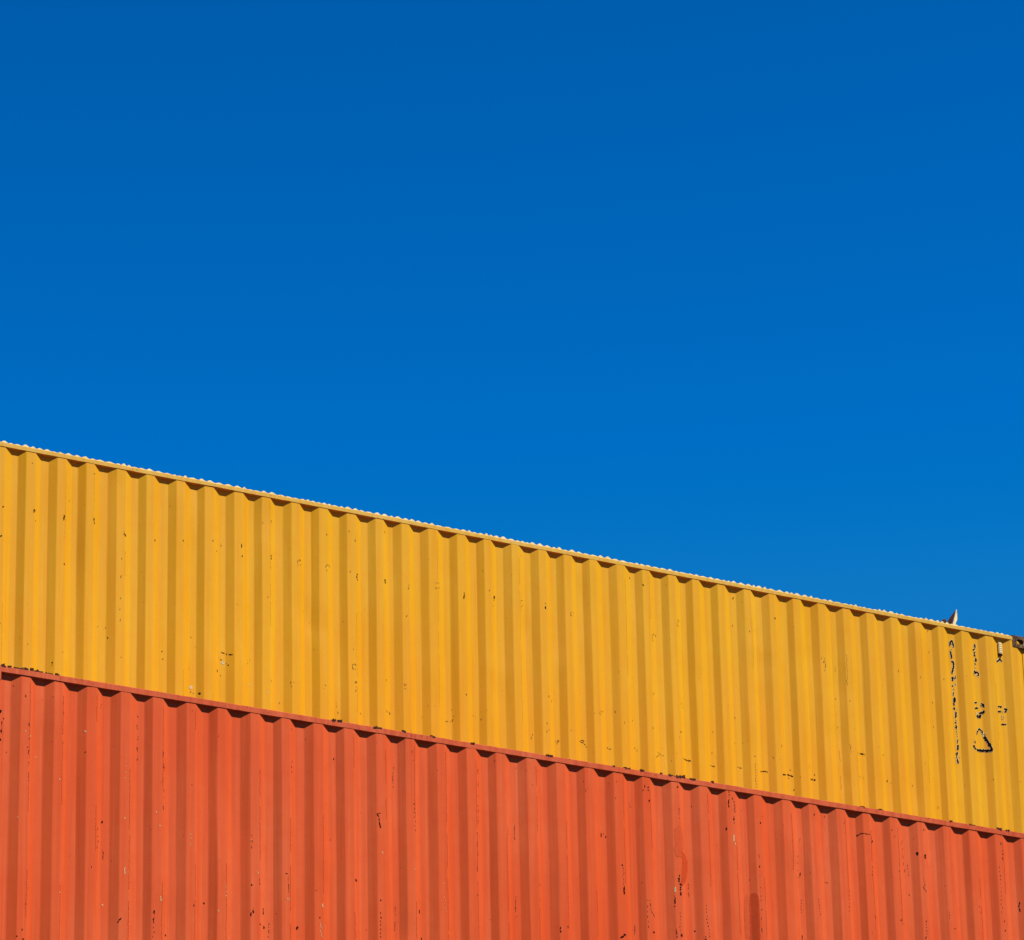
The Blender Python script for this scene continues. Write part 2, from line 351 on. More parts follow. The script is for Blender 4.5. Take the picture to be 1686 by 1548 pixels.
    ('rub',0.0075,[(19.104,12.79),(19.105,12.788),(19.105,12.786)]),
    ('rub',0.0069,[(19.658,12.822),(19.657,12.818),(19.658,12.814)]),
    ('rub',0.0065,[(17.528,12.778),(17.53,12.771),(17.53,12.764)]),
    ('rub',0.0078,[(25.387,12.999),(25.386,12.993),(25.386,12.986)]),
    ('rub',0.0069,[(22.824,12.851),(22.822,12.845),(22.824,12.839)]),
    ('rub',0.0064,[(16.764,13.056),(16.761,13.053),(16.766,13.051)]),
    ('rub',0.0073,[(24.18,12.805),(24.177,12.798),(24.181,12.792)]),
    ('rub',0.006,[(23.79,12.822),(23.786,12.817),(23.786,12.813)]),
    ('rub',0.0042,[(19.359,12.798),(19.358,12.791),(19.359,12.785)]),
]
RED_WEAR = [
    ('dark',0.0133,[(14.627,10.488),(14.625,10.476),(14.624,10.464)]),
    ('dark',0.0072,[(13.95,11.38),(13.948,11.372),(13.951,11.365)]),
    ('dark',0.0082,[(14.464,11.012),(14.463,11.004),(14.462,10.997)]),
    ('dark',0.0041,[(14.636,10.253),(14.637,10.219),(14.637,10.186)]),
    ('dark',0.0154,[(15.506,9.959),(15.507,9.948),(15.507,9.936)]),
    ('dark',0.0174,[(15.905,10.148),(15.907,10.14),(15.909,10.132)]),
    ('dark',0.0154,[(15.063,9.833),(15.062,9.823),(15.065,9.814)]),
    ('dark',0.0123,[(15.059,9.768),(15.056,9.756),(15.057,9.744)]),
    ('dark',0.0123,[(15.172,9.662),(15.168,9.655),(15.176,9.651)]),
    ('dark',0.0103,[(13.959,9.552),(13.958,9.547),(13.96,9.543)]),
    ('dark',0.0123,[(13.91,9.497),(13.913,9.493),(13.909,9.488)]),
    ('dark',0.0154,[(13.965,9.483),(13.963,9.478),(13.963,9.474)]),
    ('dark',0.0082,[(14.528,10.107),(14.528,10.103),(14.527,10.098)]),
    ('dark',0.0082,[(15.403,9.92),(15.401,9.913),(15.405,9.906)]),
    ('dark',0.0092,[(15.901,9.927),(15.902,9.908),(15.903,9.888)]),
    ('dark',0.0092,[(16.019,9.972),(16.021,9.946),(16.02,9.919)]),
    ('dark',0.0103,[(15.92,9.958),(15.922,9.934),(15.921,9.91)]),
    ('dark',0.0154,[(15.983,9.841),(15.982,9.836),(15.987,9.832)]),
    ('dark',0.0154,[(16.026,9.834),(16.031,9.823),(16.02,9.809)]),
    ('dark',0.0154,[(16.332,9.871),(16.328,9.855),(16.328,9.841)]),
    ('dark',0.0123,[(16.513,9.959),(16.513,9.954),(16.516,9.948)]),
    ('dark',0.0174,[(16.846,10.31),(16.846,10.3),(16.851,10.291)]),
    ('dark',0.0103,[(17.433,10.137),(17.431,10.119),(17.432,10.102)]),
    ('dark',0.0154,[(17.974,10.327),(17.97,10.317),(17.975,10.309)]),
    ('dark',0.0154,[(17.459,9.92),(17.455,9.907),(17.451,9.894)]),
    ('dark',0.0103,[(16.663,11.275),(16.662,11.269),(16.664,11.263)]),
    ('dark',0.0113,[(17.064,10.17),(17.067,10.164),(17.063,10.157)]),
    ('dark',0.0103,[(17.065,10.029),(17.068,10.022),(17.067,10.014)]),
    ('dark',0.0154,[(19.652,11.448),(19.648,11.432),(19.654,11.417)]),
    ('dark',0.0103,[(19.595,11.424),(19.598,11.417),(19.598,11.409)]),
    ('dark',0.0185,[(19.654,11.342),(19.656,11.332),(19.652,11.321)]),
    ('dark',0.0082,[(19.617,11.459),(19.616,11.448),(19.617,11.438)]),
    ('dark',0.0113,[(19.189,10.999),(19.189,10.983),(19.185,10.967)]),
    ('dark',0.0123,[(19.227,10.981),(19.23,10.973),(19.226,10.965)]),
    ('dark',0.0072,[(19.212,11.002),(19.21,10.997),(19.211,10.991)]),
    ('dark',0.0113,[(19.369,10.761),(19.365,10.747),(19.368,10.735)]),
    ('dark',0.0123,[(19.38,10.565),(19.375,10.529),(19.377,10.493)]),
    ('dark',0.0113,[(20.502,11.311),(20.499,11.282),(20.502,11.253)]),
    ('dark',0.0123,[(20.424,11.205),(20.426,11.195),(20.422,11.184)]),
    ('dark',0.0215,[(19.94,11.496),(19.944,11.489),(19.94,11.481)]),
    ('dark',0.0195,[(19.659,10.225),(19.656,10.216),(19.664,10.209)]),
    ('dark',0.0092,[(18.751,10.152),(18.747,10.127),(18.749,10.102)]),
    ('dark',0.0113,[(18.818,10.164),(18.819,10.158),(18.816,10.152)]),
    ('dark',0.0185,[(20.169,10.242),(20.168,10.227),(20.172,10.212)]),
    ('dark',0.0154,[(20.082,10.289),(20.08,10.282),(20.084,10.274)]),
    ('dark',0.0174,[(19.936,10.237),(19.931,10.224),(19.94,10.212)]),
    ('dark',0.0123,[(20.775,11.299),(20.778,11.293),(20.771,11.286)]),
    ('dark',0.0123,[(20.746,10.915),(20.748,10.908),(20.744,10.902)]),
    ('dark',0.0205,[(22.423,11.254),(22.417,11.24),(22.418,11.227)]),
    ('dark',0.0174,[(22.499,11.247),(22.501,11.228),(22.496,11.209)]),
    ('dark',0.0092,[(21.183,10.924),(21.182,10.9),(21.178,10.876)]),
    ('dark',0.0133,[(21.948,11.304),(21.942,11.289),(21.943,11.276)]),
    ('dark',0.0154,[(21.804,11.331),(21.804,11.325),(21.807,11.319)]),
    ('dark',0.0154,[(22.205,10.636),(22.204,10.63),(22.203,10.623)]),
    ('dark',0.0082,[(22.326,10.878),(22.328,10.87),(22.326,10.862)]),
    ('dark',0.0103,[(21.929,10.633),(21.931,10.623),(21.93,10.612)]),
    ('dark',0.0092,[(21.176,10.38),(21.175,10.362),(21.172,10.343)]),
    ('dark',0.0123,[(22.776,10.63),(22.772,10.624),(22.777,10.619)]),
    ('dark',0.0103,[(23.055,10.857),(23.057,10.852),(23.058,10.847)]),
    ('dark',0.0103,[(23.353,11.367),(23.355,11.362),(23.352,11.356)]),
    ('dark',0.0103,[(22.156,11.42),(22.156,11.414),(22.159,11.409)]),
    ('dark',0.0103,[(22.472,10.66),(22.468,10.651),(22.47,10.644)]),
    ('dark',0.0103,[(22.455,10.509),(22.455,10.501),(22.455,10.493)]),
    ('dark',0.0092,[(23.323,10.761),(23.323,10.756),(23.319,10.75)]),
    ('dark',0.0092,[(23.328,10.697),(23.327,10.681),(23.323,10.664)]),
    ('dark',0.0103,[(21.342,11.454),(21.34,11.443),(21.338,11.432)]),
    ('dark',0.0082,[(22.501,11.474),(22.499,11.466),(22.501,11.458)]),
    ('dark',0.0174,[(13.756,11.245),(13.755,11.231),(13.753,11.216)]),
    ('dark',0.0185,[(13.759,11.079),(13.759,11.073),(13.761,11.067)]),
    ('dark',0.0133,[(13.758,11.013),(13.757,11.001),(13.757,10.989)]),
    ('dark',0.0103,[(13.782,11.182),(13.782,11.177),(13.784,11.173)]),
    ('dark',0.0051,[(13.768,11.156),(13.767,11.108),(13.77,11.06)]),
    ('dark',0.0092,[(17.042,10.869),(17.058,10.836),(17.063,10.787),(17.074,10.749)]),
    ('dark',0.0062,[(17.053,10.871),(17.076,10.874)]),
    ('dark',0.0092,[(14.751,9.701),(14.769,9.721),(14.779,9.741)]),
    ('dark',0.0174,[(19.34,10.135),(19.365,10.156),(19.377,10.167)]),
    ('dark',0.0133,[(19.328,10.126),(19.347,10.143)]),
    ('dark',0.0133,[(19.919,10.705),(19.938,10.646),(19.937,10.558)]),
    ('dark',0.0113,[(19.932,10.738),(19.924,10.685)]),
    ('dark',0.0092,[(19.88,10.551),(19.875,10.458)]),
    ('rub',0.0103,[(19.88,10.284),(19.886,10.193)]),
    ('dark',0.0092,[(20.463,11.524),(20.464,11.477),(20.451,11.407),(20.456,11.381)]),
    ('rub',0.0082,[(20.48,11.5),(20.514,11.431),(20.516,11.337)]),
    ('dark',0.0056,[(21.804,11.325),(21.824,11.342),(21.859,11.345),(21.922,11.345)]),
    ('rub',0.0051,[(21.922,11.345),(21.948,11.307)]),
    ('rub',0.0077,[(21.438,10.87),(21.457,10.875),(21.469,10.863)]),
    ('rub',0.0062,[(22.465,11.03),(22.481,10.979),(22.465,10.945),(22.495,10.906)]),
    ('dark',0.0062,[(16.203,10.27),(16.23,10.273)]),
    ('rub',0.0051,[(16.23,10.264),(16.235,10.167),(16.245,10.071)]),
    ('rub',0.0056,[(15.976,10.207),(15.98,10.145)]),
    ('rub',0.0062,[(16.078,9.864),(16.073,9.743)]),
    ('rub',0.0051,[(18.354,10.964),(18.346,10.896),(18.35,10.826)]),
    ('rub',0.0051,[(18.344,10.366),(18.339,10.265),(18.345,10.17)]),
    ('rub',0.0051,[(19.48,11.302),(19.484,11.251)]),
    ('rub',0.0051,[(19.628,10.494),(19.636,10.392),(19.677,10.337)]),
    ('rub',0.0051,[(21.196,11.219),(21.184,11.18)]),
    ('rub',0.0067,[(19.49,10.264),(19.487,10.177)]),
    ('dark',0.0082,[(23.523,10.958),(23.513,10.914),(23.522,10.855)]),
    ('rub',0.0056,[(17.217,11.287),(17.21,11.196),(17.214,11.096)]),
    ('rub',0.0051,[(18.277,10.923),(18.267,10.85)]),
    ('rub',0.0046,[(17.218,10.15),(17.21,9.928)]),
    ('rub',0.0051,[(19.95,11.312),(19.952,11.208)]),
    ('rub',0.0051,[(20.035,10.681),(20.036,10.562)]),
    ('rub',0.0046,[(16.474,10.163),(16.512,10.182)]),
    ('rub',0.0088,[(17.383,10.999),(17.385,10.993),(17.38,10.987)]),
    ('rub',0.0062,[(17.389,10.967),(17.39,10.958),(17.387,10.948)]),
    ('rub',0.0081,[(17.387,10.929),(17.386,10.922),(17.386,10.914)]),
    ('rub',0.0075,[(17.392,10.893),(17.39,10.886),(17.391,10.88)]),
    ('rub',0.0083,[(17.399,10.861),(17.402,10.853),(17.399,10.843)]),
    ('rub',0.0084,[(17.395,10.821),(17.397,10.816),(17.393,10.81)]),
    ('rub',0.0072,[(17.4,10.79),(17.397,10.78),(17.401,10.771)]),
    ('rub',0.0053,[(17.998,11.368),(17.996,11.343),(17.997,11.319)]),
    ('rub',0.0051,[(17.997,11.263),(17.997,11.243),(17.998,11.223)]),
    ('rub',0.0052,[(17.994,11.157),(17.993,11.141),(17.995,11.127)]),
    ('rub',0.0074,[(17.991,11.069),(17.992,11.041),(17.992,11.012)]),
    ('rub',0.0062,[(17.987,10.964),(17.987,10.939),(17.988,10.914)]),
    ('rub',0.0052,[(17.978,10.856),(17.977,10.837),(17.977,10.818)]),
    ('rub',0.0076,[(17.975,10.756),(17.973,10.736),(17.971,10.716)]),
    ('rub',0.0055,[(17.98,10.666),(17.978,10.638),(17.98,10.611)]),
    ('rub',0.0067,[(17.972,10.563),(17.971,10.537),(17.97,10.511)]),
    ('rub',0.0058,[(16.276,11.197),(16.276,11.186),(16.275,11.174)]),
    ('rub',0.0063,[(16.27,11.153),(16.27,11.143),(16.27,11.134)]),
    ('rub',0.0087,[(16.275,11.113),(16.273,11.103),(16.276,11.093)]),
    ('rub',0.0089,[(21.673,10.82),(21.673,10.814),(21.675,10.808)]),
    ('rub',0.0065,[(21.665,10.786),(21.664,10.778),(21.666,10.771)]),
    ('rub',0.006,[(21.663,10.752),(21.663,10.745),(21.665,10.737)]),
    ('rub',0.0069,[(21.67,10.719),(21.67,10.713),(21.668,10.706)]),
    ('rub',0.0068,[(21.662,10.687),(21.664,10.678),(21.662,10.668)]),
    ('rub',0.0088,[(21.661,10.65),(21.665,10.645),(21.657,10.637)]),
    ('rub',0.0072,[(21.342,10.709),(21.34,10.705),(21.342,10.701)]),
    ('rub',0.0068,[(21.344,10.684),(21.346,10.68),(21.341,10.674)]),
    ('rub',0.007,[(21.349,10.658),(21.348,10.654),(21.348,10.65)]),
    ('rub',0.0074,[(21.349,10.633),(21.349,10.627),(21.348,10.622)]),
    ('rub',0.0071,[(21.354,10.606),(21.354,10.602),(21.353,10.598)]),
    ('rub',0.0057,[(21.358,10.582),(21.357,10.576),(21.358,10.57)]),
    ('rub',0.0078,[(21.184,10.688),(21.186,10.682),(21.181,10.676)]),
    ('rub',0.0069,[(21.184,10.662),(21.182,10.656),(21.181,10.65)]),
    ('rub',0.0074,[(21.175,10.633),(21.176,10.629),(21.173,10.624)]),
    ('rub',0.0088,[(21.179,10.609),(21.182,10.603),(21.181,10.597)]),
    ('rub',0.0053,[(21.18,10.583),(21.179,10.577),(21.179,10.571)]),
    ('rub',0.0081,[(22.33,11.139),(22.327,11.134),(22.326,11.129)]),
    ('rub',0.0085,[(22.331,11.109),(22.328,11.105),(22.328,11.1)]),
    ('rub',0.0054,[(22.335,11.083),(22.336,11.076),(22.333,11.069)]),
    ('rub',0.0065,[(22.333,11.053),(22.333,11.046),(22.331,11.039)]),
    ('rub',0.0072,[(21.928,11.067),(21.928,11.058),(21.93,11.048)]),
    ('rub',0.0054,[(21.924,11.029),(21.925,11.025),(21.924,11.021)]),
    ('rub',0.0086,[(21.923,10.999),(21.924,10.993),(21.923,10.987)]),
    ('rub',0.0073,[(23.306,11.244),(23.306,11.234),(23.306,11.223)]),
    ('rub',0.0068,[(23.306,11.205),(23.305,11.197),(23.306,11.19)]),
    ('rub',0.0075,[(23.31,11.169),(23.31,11.162),(23.309,11.154)]),
    ('rub',0.0063,[(23.308,11.135),(23.307,11.125),(23.308,11.115)]),
    ('rub',0.0092,[(23.306,11.095),(23.305,11.089),(23.304,11.083)]),
    ('rub',0.0081,[(23.312,11.06),(23.31,11.053),(23.313,11.047)]),
    ('rub',0.0059,[(23.307,11.022),(23.307,11.017),(23.307,11.011)]),
    ('rub',0.0054,[(23.31,10.989),(23.308,10.981),(23.309,10.973)]),
    ('rub',0.0061,[(23.303,10.952),(23.301,10.944),(23.304,10.936)]),
    ('rub',0.0062,[(23.302,10.917),(23.3,10.908),(23.3,10.898)]),
    ('rub',0.0074,[(23.308,10.882),(23.31,10.873),(23.31,10.863)]),
    ('rub',0.0067,[(23.3,10.843),(23.299,10.835),(23.301,10.828)]),
    ('rub',0.0089,[(22.727,10.765),(22.726,10.761),(22.727,10.758)]),
    ('rub',0.0071,[(22.731,10.744),(22.73,10.737),(22.73,10.73)]),
    ('rub',0.0059,[(22.725,10.716),(22.726,10.711),(22.723,10.706)]),
    ('rub',0.0069,[(22.472,10.657),(22.472,10.649),(22.473,10.641)]),
    ('rub',0.0088,[(22.468,10.626),(22.466,10.622),(22.469,10.619)]),
    ('rub',0.0073,[(22.471,10.602),(22.47,10.596),(22.471,10.59)]),
    ('rub',0.0075,[(22.469,10.576),(22.467,10.569),(22.47,10.562)]),
    ('rub',0.0092,[(22.472,10.546),(22.472,10.543),(22.47,10.539)]),
    ('rub',0.0071,[(22.465,10.522),(22.463,10.515),(22.466,10.508)]),
    ('rub',0.0091,[(19.377,10.723),(19.375,10.717),(19.378,10.712)]),
    ('rub',0.0062,[(19.374,10.701),(19.373,10.695),(19.375,10.69)]),
    ('rub',0.0068,[(19.377,10.677),(19.379,10.674),(19.375,10.67)]),
    ('rub',0.0087,[(19.37,10.655),(19.368,10.651),(19.369,10.648)]),
    ('rub',0.0059,[(19.376,10.634),(19.374,10.63),(19.374,10.626)]),
    ('rub',0.0077,[(19.376,10.614),(19.378,10.609),(19.373,10.603)]),
    ('rub',0.0077,[(19.371,10.59),(19.374,10.587),(19.37,10.582)]),
    ('rub',0.0081,[(19.378,10.571),(19.38,10.566),(19.377,10.56)]),
    ('rub',0.0069,[(19.924,10.421),(19.925,10.413),(19.924,10.406)]),
    ('rub',0.0079,[(19.928,10.392),(19.926,10.384),(19.929,10.377)]),
    ('rub',0.0065,[(19.925,10.359),(19.925,10.354),(19.923,10.35)]),
    ('rub',0.0074,[(19.923,10.329),(19.921,10.324),(19.92,10.32)]),
    ('rub',0.0085,[(19.922,10.3),(19.92,10.295),(19.919,10.29)]),
    ('rub',0.0082,[(19.924,10.271),(19.926,10.266),(19.921,10.261)]),
    ('rub',0.0055,[(19.919,10.244),(19.917,10.236),(19.919,10.228)]),
    ('rub',0.0064,[(19.919,10.211),(19.92,10.207),(19.918,10.202)]),
    ('rub',0.008,[(20.19,10.514),(20.189,10.508),(20.189,10.501)]),
    ('rub',0.0091,[(20.188,10.483),(20.186,10.478),(20.191,10.474)]),
    ('rub',0.0077,[(20.192,10.455),(20.189,10.449),(20.189,10.443)]),
    ('rub',0.0062,[(20.195,10.427),(20.195,10.42),(20.193,10.413)]),
    ('rub',0.0054,[(20.19,10.397),(20.188,10.39),(20.189,10.383)]),
    ('rub',0.0082,[(20.197,10.366),(20.196,10.362),(20.198,10.357)]),
    ('rub',0.0071,[(20.2,10.34),(20.201,10.333),(20.201,10.326)]),
    ('rub',0.0055,[(20.199,10.4),(20.199,10.395),(20.199,10.391)]),
    ('rub',0.008,[(20.2,10.37),(20.199,10.365),(20.198,10.36)]),
    ('rub',0.0091,[(20.204,10.341),(20.201,10.336),(20.203,10.331)]),
    ('rub',0.0092,[(20.207,10.31),(20.206,10.306),(20.206,10.302)]),
    ('rub',0.0075,[(20.209,10.283),(20.211,10.277),(20.21,10.271)]),
    ('rub',0.0085,[(20.211,10.256),(20.212,10.247),(20.212,10.238)]),
    ('rub',0.0079,[(17.066,10.068),(17.068,10.059),(17.067,10.05)]),
    ('rub',0.0071,[(17.066,10.033),(17.065,10.027),(17.068,10.021)]),
    ('rub',0.0084,[(17.065,10.002),(17.062,9.994),(17.064,9.987)]),
    ('rub',0.0091,[(17.061,9.97),(17.06,9.962),(17.061,9.954)]),
    ('rub',0.0073,[(17.064,9.938),(17.064,9.93),(17.064,9.922)]),
    ('rub',0.0059,[(17.062,9.906),(17.063,9.898),(17.064,9.89)]),
    ('rub',0.0076,[(17.059,9.875),(17.06,9.865),(17.06,9.856)]),
    ('rub',0.0057,[(15.063,9.82),(15.062,9.81),(15.064,9.8)]),
    ('rub',0.0084,[(15.061,9.782),(15.061,9.773),(15.061,9.765)]),
    ('rub',0.0092,[(15.06,9.745),(15.063,9.737),(15.058,9.728)]),
    ('rub',0.0058,[(15.057,9.707),(15.059,9.7),(15.056,9.693)]),
    ('rub',0.0086,[(15.061,9.671),(15.06,9.664),(15.059,9.658)]),
    ('rub',0.0075,[(15.056,9.635),(15.055,9.627),(15.057,9.619)]),
    ('rub',0.008,[(15.911,10.547),(15.91,10.539),(15.913,10.531)]),
    ('rub',0.0082,[(15.911,10.499),(15.911,10.49),(15.91,10.481)]),
    ('rub',0.0091,[(15.909,10.451),(15.909,10.441),(15.91,10.431)]),
    ('rub',0.0066,[(14.265,11.372),(14.267,11.362),(14.266,11.352)]),
    ('rub',0.0065,[(14.269,11.307),(14.271,11.286),(14.269,11.263)]),
    ('rub',0.0053,[(14.269,11.226),(14.27,11.208),(14.271,11.19)]),
    ('rub',0.0066,[(14.264,11.141),(14.266,11.13),(14.265,11.117)]),
    ('rub',0.0071,[(14.27,11.069),(14.272,11.054),(14.273,11.039)]),
    ('rub',0.0078,[(13.983,11.19),(13.983,11.16),(13.983,11.13)]),
    ('rub',0.0079,[(13.985,11.082),(13.987,11.055),(13.985,11.027)]),
    ('rub',0.0083,[(13.98,10.978),(13.981,10.948),(13.98,10.919)]),
    ('rub',0.0059,[(13.988,10.861),(13.989,10.845),(13.989,10.828)]),
    ('rub',0.0052,[(13.988,10.77),(13.988,10.739),(13.99,10.71)]),
    ('rub',0.0067,[(14.581,10.423),(14.584,10.413),(14.58,10.402)]),
    ('rub',0.0087,[(14.58,10.378),(14.58,10.365),(14.58,10.351)]),
    ('rub',0.007,[(14.585,10.328),(14.585,10.318),(14.584,10.308)]),
    ('rub',0.0066,[(14.576,10.275),(14.576,10.268),(14.578,10.262)]),
    ('rub',0.0056,[(14.921,11.383),(14.922,11.366),(14.923,11.35)]),
    ('rub',0.0059,[(14.917,11.301),(14.916,11.277),(14.918,11.253)]),
    ('rub',0.0062,[(14.923,11.206),(14.923,11.19),(14.922,11.174)]),
    ('rub',0.0075,[(14.92,11.12),(14.922,11.102),(14.921,11.084)]),
    ('rub',0.0085,[(14.922,11.028),(14.92,11.014),(14.921,11.001)]),
    ('rub',0.0088,[(15.129,11.115),(15.132,11.086),(15.129,11.056)]),
    ('rub',0.009,[(15.138,11.008),(15.141,10.981),(15.14,10.953)]),
    ('rub',0.0065,[(15.13,10.889),(15.13,10.871),(15.131,10.853)]),
    ('rub',0.0062,[(15.141,10.799),(15.139,10.767),(15.143,10.736)]),
    ('rub',0.0074,[(15.135,10.684),(15.133,10.658),(15.136,10.634)]),
    ('rub',0.0062,[(21.162,11.066),(21.162,11.058),(21.16,11.049)]),
    ('rub',0.0061,[(21.155,11.011),(21.154,10.997),(21.153,10.984)]),
    ('rub',0.006,[(21.153,10.952),(21.152,10.938),(21.15,10.924)]),
    ('rub',0.0074,[(21.158,10.89),(21.16,10.88),(21.157,10.868)]),
    ('rub',0.0071,[(20.746,11.022),(20.747,11.006),(20.746,10.99)]),
    ('rub',0.0057,[(20.744,10.936),(20.743,10.914),(20.741,10.891)]),
    ('rub',0.0057,[(20.747,10.842),(20.746,10.823),(20.747,10.804)]),
    ('rub',0.0075,[(20.746,10.743),(20.746,10.731),(20.745,10.719)]),
    ('rub',0.0064,[(20.746,10.666),(20.746,10.64),(20.744,10.613)]),
    ('rub',0.0091,[(20.747,10.562),(20.749,10.549),(20.746,10.535)]),
    ('rub',0.0052,[(20.742,10.47),(20.742,10.458),(20.74,10.445)]),
    ('rub',0.009,[(20.744,10.387),(20.744,10.367),(20.743,10.347)]),
    ('rub',0.0085,[(22.281,11.354),(22.278,11.334),(22.276,11.315)]),
    ('rub',0.0055,[(22.281,11.28),(22.278,11.27),(22.281,11.26)]),
    ('rub',0.0076,[(22.282,11.225),(22.28,11.206),(22.283,11.187)]),
    ('rub',0.0066,[(22.286,11.152),(22.282,11.142),(22.283,11.132)]),
    ('rub',0.0078,[(22.296,11.091),(22.293,11.08),(22.292,11.069)]),
    ('rub',0.0074,[(23.337,11.586),(23.334,11.578),(23.337,11.57)]),
    ('rub',0.0053,[(23.339,11.53),(23.336,11.512),(23.337,11.495)]),
    ('rub',0.0087,[(23.338,11.46),(23.336,11.446),(23.334,11.433)]),
    ('rub',0.0068,[(23.348,11.397),(23.346,11.382),(23.344,11.368)]),
    ('rub',0.0062,[(23.345,11.333),(23.345,11.317),(23.343,11.3)]),
    ('rub',0.0065,[(19.602,10.482),(19.602,10.469),(19.602,10.457)]),
    ('rub',0.0083,[(19.6,10.435),(19.598,10.426),(19.599,10.418)]),
    ('rub',0.0066,[(19.602,10.392),(19.601,10.384),(19.601,10.376)]),
    ('rub',0.0085,[(19.602,10.351),(19.601,10.341),(19.602,10.332)]),
    ('rub',0.0063,[(19.602,10.307),(19.601,10.299),(19.603,10.291)]),
    ('rub',0.0068,[(19.605,10.267),(19.606,10.257),(19.604,10.247)]),
    ('bare',0.0154,[(14.462,11.172),(14.464,11.169),(14.461,11.166)]),
    ('bare',0.0123,[(14.251,10.761),(14.247,10.754),(14.248,10.748)]),
    ('bare',0.0082,[(13.904,10.421),(13.902,10.414),(13.903,10.407)]),
    ('bare',0.0113,[(14.804,10.531),(14.803,10.521),(14.805,10.512)]),
    ('bare',0.0154,[(15.102,10.514),(15.104,10.509),(15.101,10.502)]),
    ('bare',0.0103,[(15.072,10.618),(15.074,10.611),(15.071,10.603)]),
    ('bare',0.0174,[(14.639,9.835),(14.636,9.83),(14.643,9.825)]),
    ('bare',0.0103,[(14.263,9.88),(14.263,9.875),(14.261,9.87)]),
    ('bare',0.0103,[(15.617,9.906),(15.616,9.896),(15.619,9.887)]),
    ('bare',0.0082,[(14.809,10.139),(14.807,10.11),(14.811,10.082)]),
    ('bare',0.0092,[(15.117,9.952),(15.115,9.93),(15.119,9.909)]),
    ('bare',0.0113,[(17.089,10.558),(17.089,10.552),(17.086,10.546)]),
    ('bare',0.0123,[(16.538,10.069),(16.537,10.054),(16.537,10.039)]),
    ('bare',0.0082,[(15.96,10.258),(15.961,10.244),(15.962,10.229)]),
    ('bare',0.0082,[(15.901,10.506),(15.903,10.499),(15.9,10.491)]),
    ('bare',0.0092,[(17.384,10.461),(17.384,10.456),(17.385,10.451)]),
    ('bare',0.0072,[(18.791,10.408),(18.789,10.404),(18.792,10.401)]),
    ('bare',0.0103,[(16.229,10.075),(16.227,10.069),(16.23,10.063)]),
    ('bare',0.0082,[(16.243,10.073),(16.243,10.066),(16.243,10.059)]),
    ('bare',0.0103,[(13.953,11.097),(13.955,11.093),(13.951,11.089)]),
    ('bare',0.0113,[(13.997,11.068),(13.995,11.062),(14.001,11.059)]),
    ('bare',0.0082,[(15.369,10.394),(15.369,10.39),(15.371,10.385)]),
    ('bare',0.0082,[(14.058,10.913),(14.057,10.91),(14.057,10.906)]),
    ('bare',0.0154,[(19.882,10.628),(19.882,10.603),(19.883,10.577)]),
    ('bare',0.0133,[(20.495,11.155),(20.493,11.123),(20.488,11.091)]),
    ('bare',0.0092,[(20.51,11.086),(20.509,11.073),(20.511,11.06)]),
    ('bare',0.0055,[(15.679,10.126),(15.68,10.122),(15.679,10.118)]),
    ('bare',0.0058,[(15.676,10.11),(15.676,10.105),(15.676,10.101)]),
    ('bare',0.0055,[(15.675,10.094),(15.675,10.089),(15.674,10.083)]),
    ('bare',0.0065,[(15.677,10.075),(15.677,10.072),(15.675,10.069)]),
    ('bare',0.0075,[(15.681,10.06),(15.683,10.056),(15.681,10.053)]),
    ('bare',0.0081,[(15.671,10.041),(15.67,10.038),(15.672,10.036)]),
    ('bare',0.009,[(15.679,10.029),(15.677,10.023),(15.679,10.017)]),
    ('bare',0.008,[(16.512,9.927),(16.513,9.923),(16.51,9.919)]),
    ('bare',0.0069,[(16.518,9.914),(16.518,9.911),(16.52,9.909)]),
    ('bare',0.0091,[(16.522,9.902),(16.523,9.9),(16.522,9.897)]),
    ('bare',0.0084,[(16.52,9.891),(16.518,9.887),(16.521,9.883)]),
    ('bare',0.0066,[(16.526,9.88),(16.524,9.875),(16.528,9.871)]),
    ('bare',0.0052,[(16.529,9.868),(16.53,9.863),(16.529,9.858)]),
    ('bare',0.0081,[(16.52,9.854),(16.519,9.85),(16.518,9.845)]),
    ('bare',0.0085,[(16.523,9.842),(16.523,9.838),(16.524,9.834)]),
    ('bare',0.0082,[(16.526,9.831),(16.524,9.826),(16.527,9.821)]),
    ('bare',0.0072,[(16.524,9.819),(16.525,9.813),(16.523,9.807)]),
    ('bare',0.0058,[(16.535,9.807),(16.536,9.802),(16.533,9.797)]),
    ('bare',0.0073,[(17.651,10.378),(17.649,10.372),(17.65,10.365)]),
    ('bare',0.0058,[(17.659,10.351),(17.66,10.345),(17.66,10.339)]),
    ('bare',0.0076,[(17.654,10.319),(17.653,10.316),(17.656,10.313)]),
    ('bare',0.0074,[(17.653,10.29),(17.655,10.288),(17.654,10.285)]),
    ('bare',0.0087,[(17.655,10.265),(17.655,10.26),(17.652,10.254)]),
    ('bare',0.008,[(17.664,10.237),(17.662,10.232),(17.665,10.229)]),
    ('bare',0.0084,[(17.658,10.209),(17.658,10.204),(17.658,10.199)]),
    ('bare',0.0072,[(17.661,10.182),(17.661,10.176),(17.66,10.17)]),
    ('bare',0.0091,[(17.666,10.152),(17.667,10.149),(17.669,10.146)]),
    ('bare',0.0061,[(14.811,11.025),(14.812,11.022),(14.811,11.019)]),
    ('bare',0.0056,[(14.804,10.981),(14.804,10.978),(14.804,10.974)]),
    ('bare',0.0061,[(14.805,10.939),(14.806,10.934),(14.804,10.929)]),
    ('bare',0.008,[(14.805,10.894),(14.806,10.891),(14.803,10.886)]),
    ('bare',0.0075,[(14.801,10.849),(14.799,10.846),(14.802,10.843)]),
    ('bare',0.0078,[(15.37,10.479),(15.369,10.473),(15.372,10.468)]),
    ('bare',0.009,[(15.375,10.442),(15.372,10.438),(15.376,10.435)]),
    ('bare',0.0054,[(15.37,10.408),(15.37,10.403),(15.37,10.397)]),
